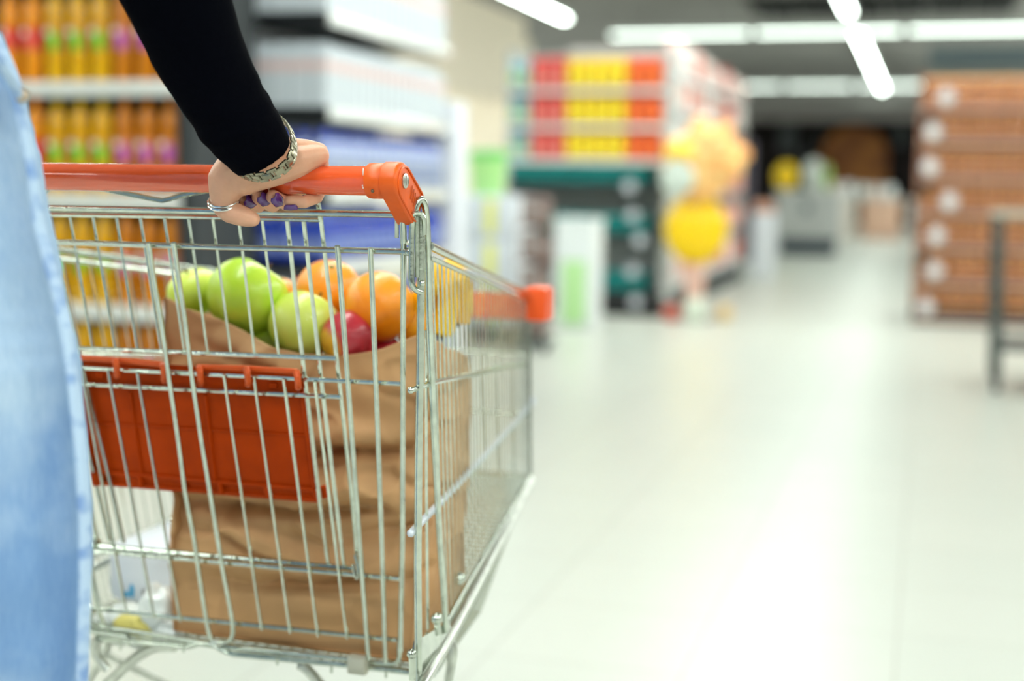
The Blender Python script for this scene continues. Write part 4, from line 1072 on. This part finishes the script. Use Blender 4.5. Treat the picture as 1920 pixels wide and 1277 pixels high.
kn = uvw(LEGR[-1][0]); LEGR += [(L(kn[0] - .005, VP_ + .01, -.53), .064), (L(kn[0] - .01, VP_ - .02, -.66), .062), (L(kn[0] - .015, VP_ - .04, -.88), .048)]
LEGL = [(L(2 * cu - uvw(p)[0] - .0 , VP_ - .03 * min(4, i), uvw(p)[2]), r) for i, (p, r) in enumerate(LEGR)]
for lg in (LEGR, LEGL):
    chain(body, [(p, r * .82) for p, r in lg], .45)
    a_ = lg[-1][0]; chain(body, [(a_, .042), (a_ + Vector((0, 0, -.05)), .036), (a_ + Vector((0, .10, -.085)), .026)], .4)
person = remesh(body, 'person', M_skin, .0045, 5)
bm = bmesh.new(); bm.from_mesh(person.data); bm.from_mesh(hm); bm.to_mesh(person.data); bm.free()
for p in person.data.polygons: p.use_smooth = True
tag(person, 'person in light blue jeans and a black sweater, gripping the cart handle', 'person')

# purple nails
M_nail = mat('purple_nail_polish', (80, 36, 112), .12, coat=.8)
toC = lambda p: (CAM - p).normalized()
def nail(tip, base, nrm_px, w=.0058, l=.0088, up=.0083):
    a_ = G(*tip); b_ = G(*base); d = (a_ - b_).normalized(); n = (toC(a_) + Vector((0, 0, nrm_px))).normalized(); n = (n - d * n.dot(d)).normalized(); s = d.cross(n)
    R_ = Matrix((s, d, n)).transposed(); c = a_ + n * up - d * .0005; vs = []; fs = []; nx, ny = 12, 14
    for j in range(ny + 1):
        t = -1 + 2 * j / ny
        hw = w * (1 - max(0, (abs(t) - .45) / .55) ** 3 * .55)
        for i in range(nx + 1):
            q = -1 + 2 * i / nx; x = hw * q
            vs.append(c + R_ @ Vector((x, l * t * (1 - .10 * q * q * (1 if t > 0 else 1)), .0016 - .0026 * q * q - .0006 * t * t)))
    for j in range(ny):
        for i in range(nx): k = j * (nx + 1) + i; fs.append((k, k + 1, k + nx + 2, k + nx + 1))
    m = MB(); m.add(vs, fs); o = m.build('fingernail', M_nail, person); q = o.modifiers.new('t', 'SOLIDIFY'); q.thickness = .0006; q.offset = 1
nail((456.5, 376, -.0175), (484, 389, .006), .15)
nail((484, 368, -.0185), (507, 390, .004), .15)
nail((508.5, 368, -.0185), (530, 390, .004), .15, up=.0092)
nail((545, 381, -.0150), (575, 380, -.010), -1.4, w=.0045, l=.0070, up=.0062)
# silver rings on the thumb
M_sil = mat('silver', (236, 234, 230), .14, metal=1)
rg = MB()
for (x0, y0, x1, y1, dy, r) in ((396, 377, 443, 373, 14, .0013), (397, 383, 442, 379, 16, .0014)):
    c = (G(x0, y0, -.036) + G(x1, y1, -.036)) / 2; ax_ = (G(421, 398, -.0355) - G(419, 372, -.036)).normalized()
    ax_ = (ax_ + (FW * .55)).normalized()
    sx = (G(x1, y1, -.036) - G(x0, y0, -.036)); hw = sx.length / 2 + .0012; sx.normalize(); sy = ax_.cross(sx).normalized(); sx = sy.cross(ax_).normalized()
    rg.tube([c + sx * hw * math.cos(t) + sy * .0142 * math.sin(t) for t in [2 * PI * k / 36 for k in range(36)]], r, 8, closed=True)
rg.build('thumb_ring', M_sil, person)
# steel link bracelet round the wrist
axd = (G(505, 312, -.035) - G(405, 165, -.10)).normalized()
wc = G(497, 286, -.040)
def onp(x, y): r = ray(x, y); return CAM + r * ((wc - CAM).dot(axd) / r.dot(axd))
lp = [(441, 319), (455, 327), (472, 331.5), (490, 332), (508, 328), (525, 320), (539, 308), (548, 292), (551, 275), (549, 256), (542, 240), (530, 226), (510, 214), (484, 212), (456, 228), (436, 262), (431, 295)]
pts = [onp(x, y) for x, y in lp]
# even spacing
dense = []
nL = len(pts)
for i in range(nL):
    p0, p1, p2, p3 = pts[i - 1], pts[i], pts[(i + 1) % nL], pts[(i + 2) % nL]
    for k in range(12):
        t = k / 12; dense.append(.5 * ((2 * p1) + (p2 - p0) * t + (2 * p0 - 5 * p1 + 4 * p2 - p3) * t * t + (3 * p1 - p0 - 3 * p2 + p3) * t ** 3))
tot = sum((dense[(i + 1) % len(dense)] - dense[i]).length for i in range(len(dense)))
nl = round(tot / .0128); br_ = MB(); acc = 0; nxt = 0; k = 0; cen = sum(pts, Vector()) / nL
pos = []
for i in range(len(dense)):
    a_, b_ = dense[i], dense[(i + 1) % len(dense)]; sl = (b_ - a_).length
    while nxt <= acc + sl and len(pos) < nl * 2:
        pos.append((a_.lerp(b_, (nxt - acc) / sl), (b_ - a_).normalized())); nxt += tot / nl / 2
    acc += sl
for i, (p, d) in enumerate(pos):
    n = axd.cross(d).normalized()
    if n.dot(p - cen) < 0: n = -n
    rot = Matrix((d, axd, n)).transposed()
    if i % 2 == 0:
        br_.box(p, (.0098, .0068, .0030), rot=rot, bev=.0008)
        br_.box(p + n * .0003, (.0086, .0054, .0034), rot=rot, bev=.0006)
    else:
        for s in (-1, 1): br_.box(p + axd * s * .0042, (.0104, .0032, .0024), rot=rot, bev=.0007)
        br_.box(p, (.0016, .011, .0018), rot=rot, bev=.0003)
br_.build('link_bracelet', mat('brushed_steel', (150, 144, 124), .26, metal=1, bump=.05, bscale=400), person)

# black sweater
sw = MB()
sl = [(G(492, 294, -.050), .0305), (G(474, 268, -.060), .0335), (G(450, 232, -.076), .0372), (G(432, 205, -.088), .0385), (G(405, 160, -.104), .0395), (G(366, 80, -.132), .0425), (G(334, 0, -.160), .0450), (ELB, .0475)]
pp = [p for p, _ in sl]; rr = [r for _, r in sl]
fine = []; fr_ = []
for i in range(len(pp) - 1):
    for k in range(10):
        t = k / 10; q = pp[i].lerp(pp[i + 1], t); rb = rr[i] + (rr[i + 1] - rr[i]) * t; s = (i + t)
        rb *= 1 + .030 * math.sin(s * 5.2 + 1) * math.exp(-((s - 2.6) / 1.3) ** 2); fine.append(q); fr_.append(rb)
fine.append(pp[-1]); fr_.append(rr[-1])
sw.tube(fine, fr_, 28)
chain(sw, [(ELB, .0475), (SHR, .062)], .3)
chain(sw, [(SHL, .062), (ELL, .047), (L(cu - .202, -.09, .045), .034)], .3)
chain(sw, [(SHR, .065), (SHL, .065)], .3)
for du in (-.07, .07): chain(sw, [(L(cu + du, VP_ - .02, .36), .105), (L(cu + du * .8, VP_ - .01, .22), .098), (L(cu + du * .9, VP_, .14), .10)], .3)
so = remesh(sw, 'sweater', M_sweat, .004, 3, parent=person)
def displace(o, fn):
    nn_ = [v.normal.copy() for v in o.data.vertices]; out = []
    for v, n_ in zip(o.data.vertices, nn_): out += list(v.co + n_ * fn(v.co))
    o.data.vertices.foreach_set('co', out); o.data.update()
displace(so, lambda q: noise.noise(q * 14) * .0030 + noise.noise(q * 34) * .0014)
# jeans
jn = MB()
for lg in (LEGR, LEGL): chain(jn, lg, .25)
chain(jn, [(L(cu - .085, VP_ - .02, .04), .115), (L(cu + .085, VP_ - .02, .04), .112)], .3); chain(jn, [(L(cu - .07, VP_ - .01, .13), .102), (L(cu + .065, VP_ - .01, .125), .102)], .3)
jo = remesh(jn, 'jeans', M_denim, .0045, 8, parent=person)
displace(jo, lambda q: noise.noise(Vector((q.x * 9, q.y * 9, q.z * 5))) * .004 + noise.noise(Vector((q.x * 5, q.y * 5, q.z * 22))) * .0022)
# outer seam with dark puckers
sm = MB(); seam = []
E_ = [(0, 66), (22, 118), (44, 178), (58, 250), (72, 330), (82, 420), (104, 500), (130, 600), (147, 720), (161, 850), (168.5, 980), (168.5, 1100), (163, 1277), (160, 1400)]
for (xa, ya), (xb, yb2) in zip(E_, E_[1:]):
    for k in range(6):
        t = k / 6; seam.append(G(xa + (xb - xa) * t - 9, ya + (yb2 - ya) * t, VP_ - .012))
dn = bpy.data.materials.new('denim_seam'); dn.use_nodes = True; nt = dn.node_tree; N = nt.nodes; b = N['Principled BSDF']; b.inputs['Roughness'].default_value = .85
tc = N.new('ShaderNodeTexCoord'); mp = N.new('ShaderNodeMapping'); mp.inputs['Scale'].default_value = (40, 40, 62); nt.links.new(tc.outputs['Object'], mp.inputs[0])
nn = N.new('ShaderNodeTexNoise'); nn.inputs['Scale'].default_value = 1; nn.inputs['Detail'].default_value = 1; nt.links.new(mp.outputs[0], nn.inputs['Vector'])
rp = N.new('ShaderNodeValToRGB'); rp.color_ramp.elements[0].position = .34; rp.color_ramp.elements[0].color = c8(126, 156, 204); rp.color_ramp.elements[1].position = .5; rp.color_ramp.elements[1].color = c8(178, 200, 226)
nt.links.new(nn.outputs['Fac'], rp.inputs[0]); nt.links.new(rp.outputs[0], b.inputs['Base Color'])
sm.tube(seam, .0050, 10); sm.build('outer_seam', dn, jo)
pk_ = MB(); pk_.tube(smooth_path([G(-40, 70, VP_ - .085), G(5, 120, VP_ - .07), G(30, 170, VP_ - .04), G(42, 190, VP_ - .02)], 2), .0040, 8); pk_.build('pocket_edge', dn, jo)
pk_ = MB(); pk_.ball(G(40, 178, VP_ - .03), .006, 10); pk_.build('rivet', mat('copper_rivet', (190, 170, 150), .4, metal=.7), jo)
# shoes, hair
for lg in (LEGR, LEGL):
    a_ = lg[-1][0]; q = Vector((a_.x, a_.y + .045, .045)); o = MB()
    o.ball(q, (.046, .130, .050), 24, fn=lambda d: 1 - .25 * max(0, d.y) * max(0, d.z)); o.ball(q + Vector((0, -.05, .045)), (.048, .058, .055), 20)
    for i, v in enumerate(o.v): v.z = max(v.z, .012)
    sh = o.build('shoe', mat('shoe_white', (214, 214, 210), .5), person)
    o = MB(); o.box(q + Vector((0, .0, -.036)), (.086, .265, .018), bev=.008); o.build('sole', mat('shoe_sole', (235, 235, 232), .6), sh)
hr = MB(); hr.ball(HD + Vector((0, -.018, .022)), (.086, .100, .108), 30, fn=lambda d: 1 + .02 * noise.noise(d * 6)); chain(hr, [(HD + Vector((0, -.06, -.02)), .07), (HD + Vector((0, -.085, -.16)), .05), (HD + Vector((0, -.09, -.27)), .025)], .3)
ho = remesh(hr, 'hair', mat('dark_brown_hair', (54, 36, 26), .5, c2=(84, 58, 40), scale=40, stretch=(3, 3, .4)), .005, 4, parent=person)
for s in (-1, 1):
    o = MB(); o.ball(HD + Vector((.030 * s, .082, .004)), (.0135, .010, .0095), 16); ey = o.build('eye', mat('eye_white', (236, 234, 230), .2), person)
    o = MB(); o.ball(HD + Vector((.030 * s, .0895, .004)), .0052, 12); o.build('iris', mat('iris_brown', (60, 38, 24), .2), ey)
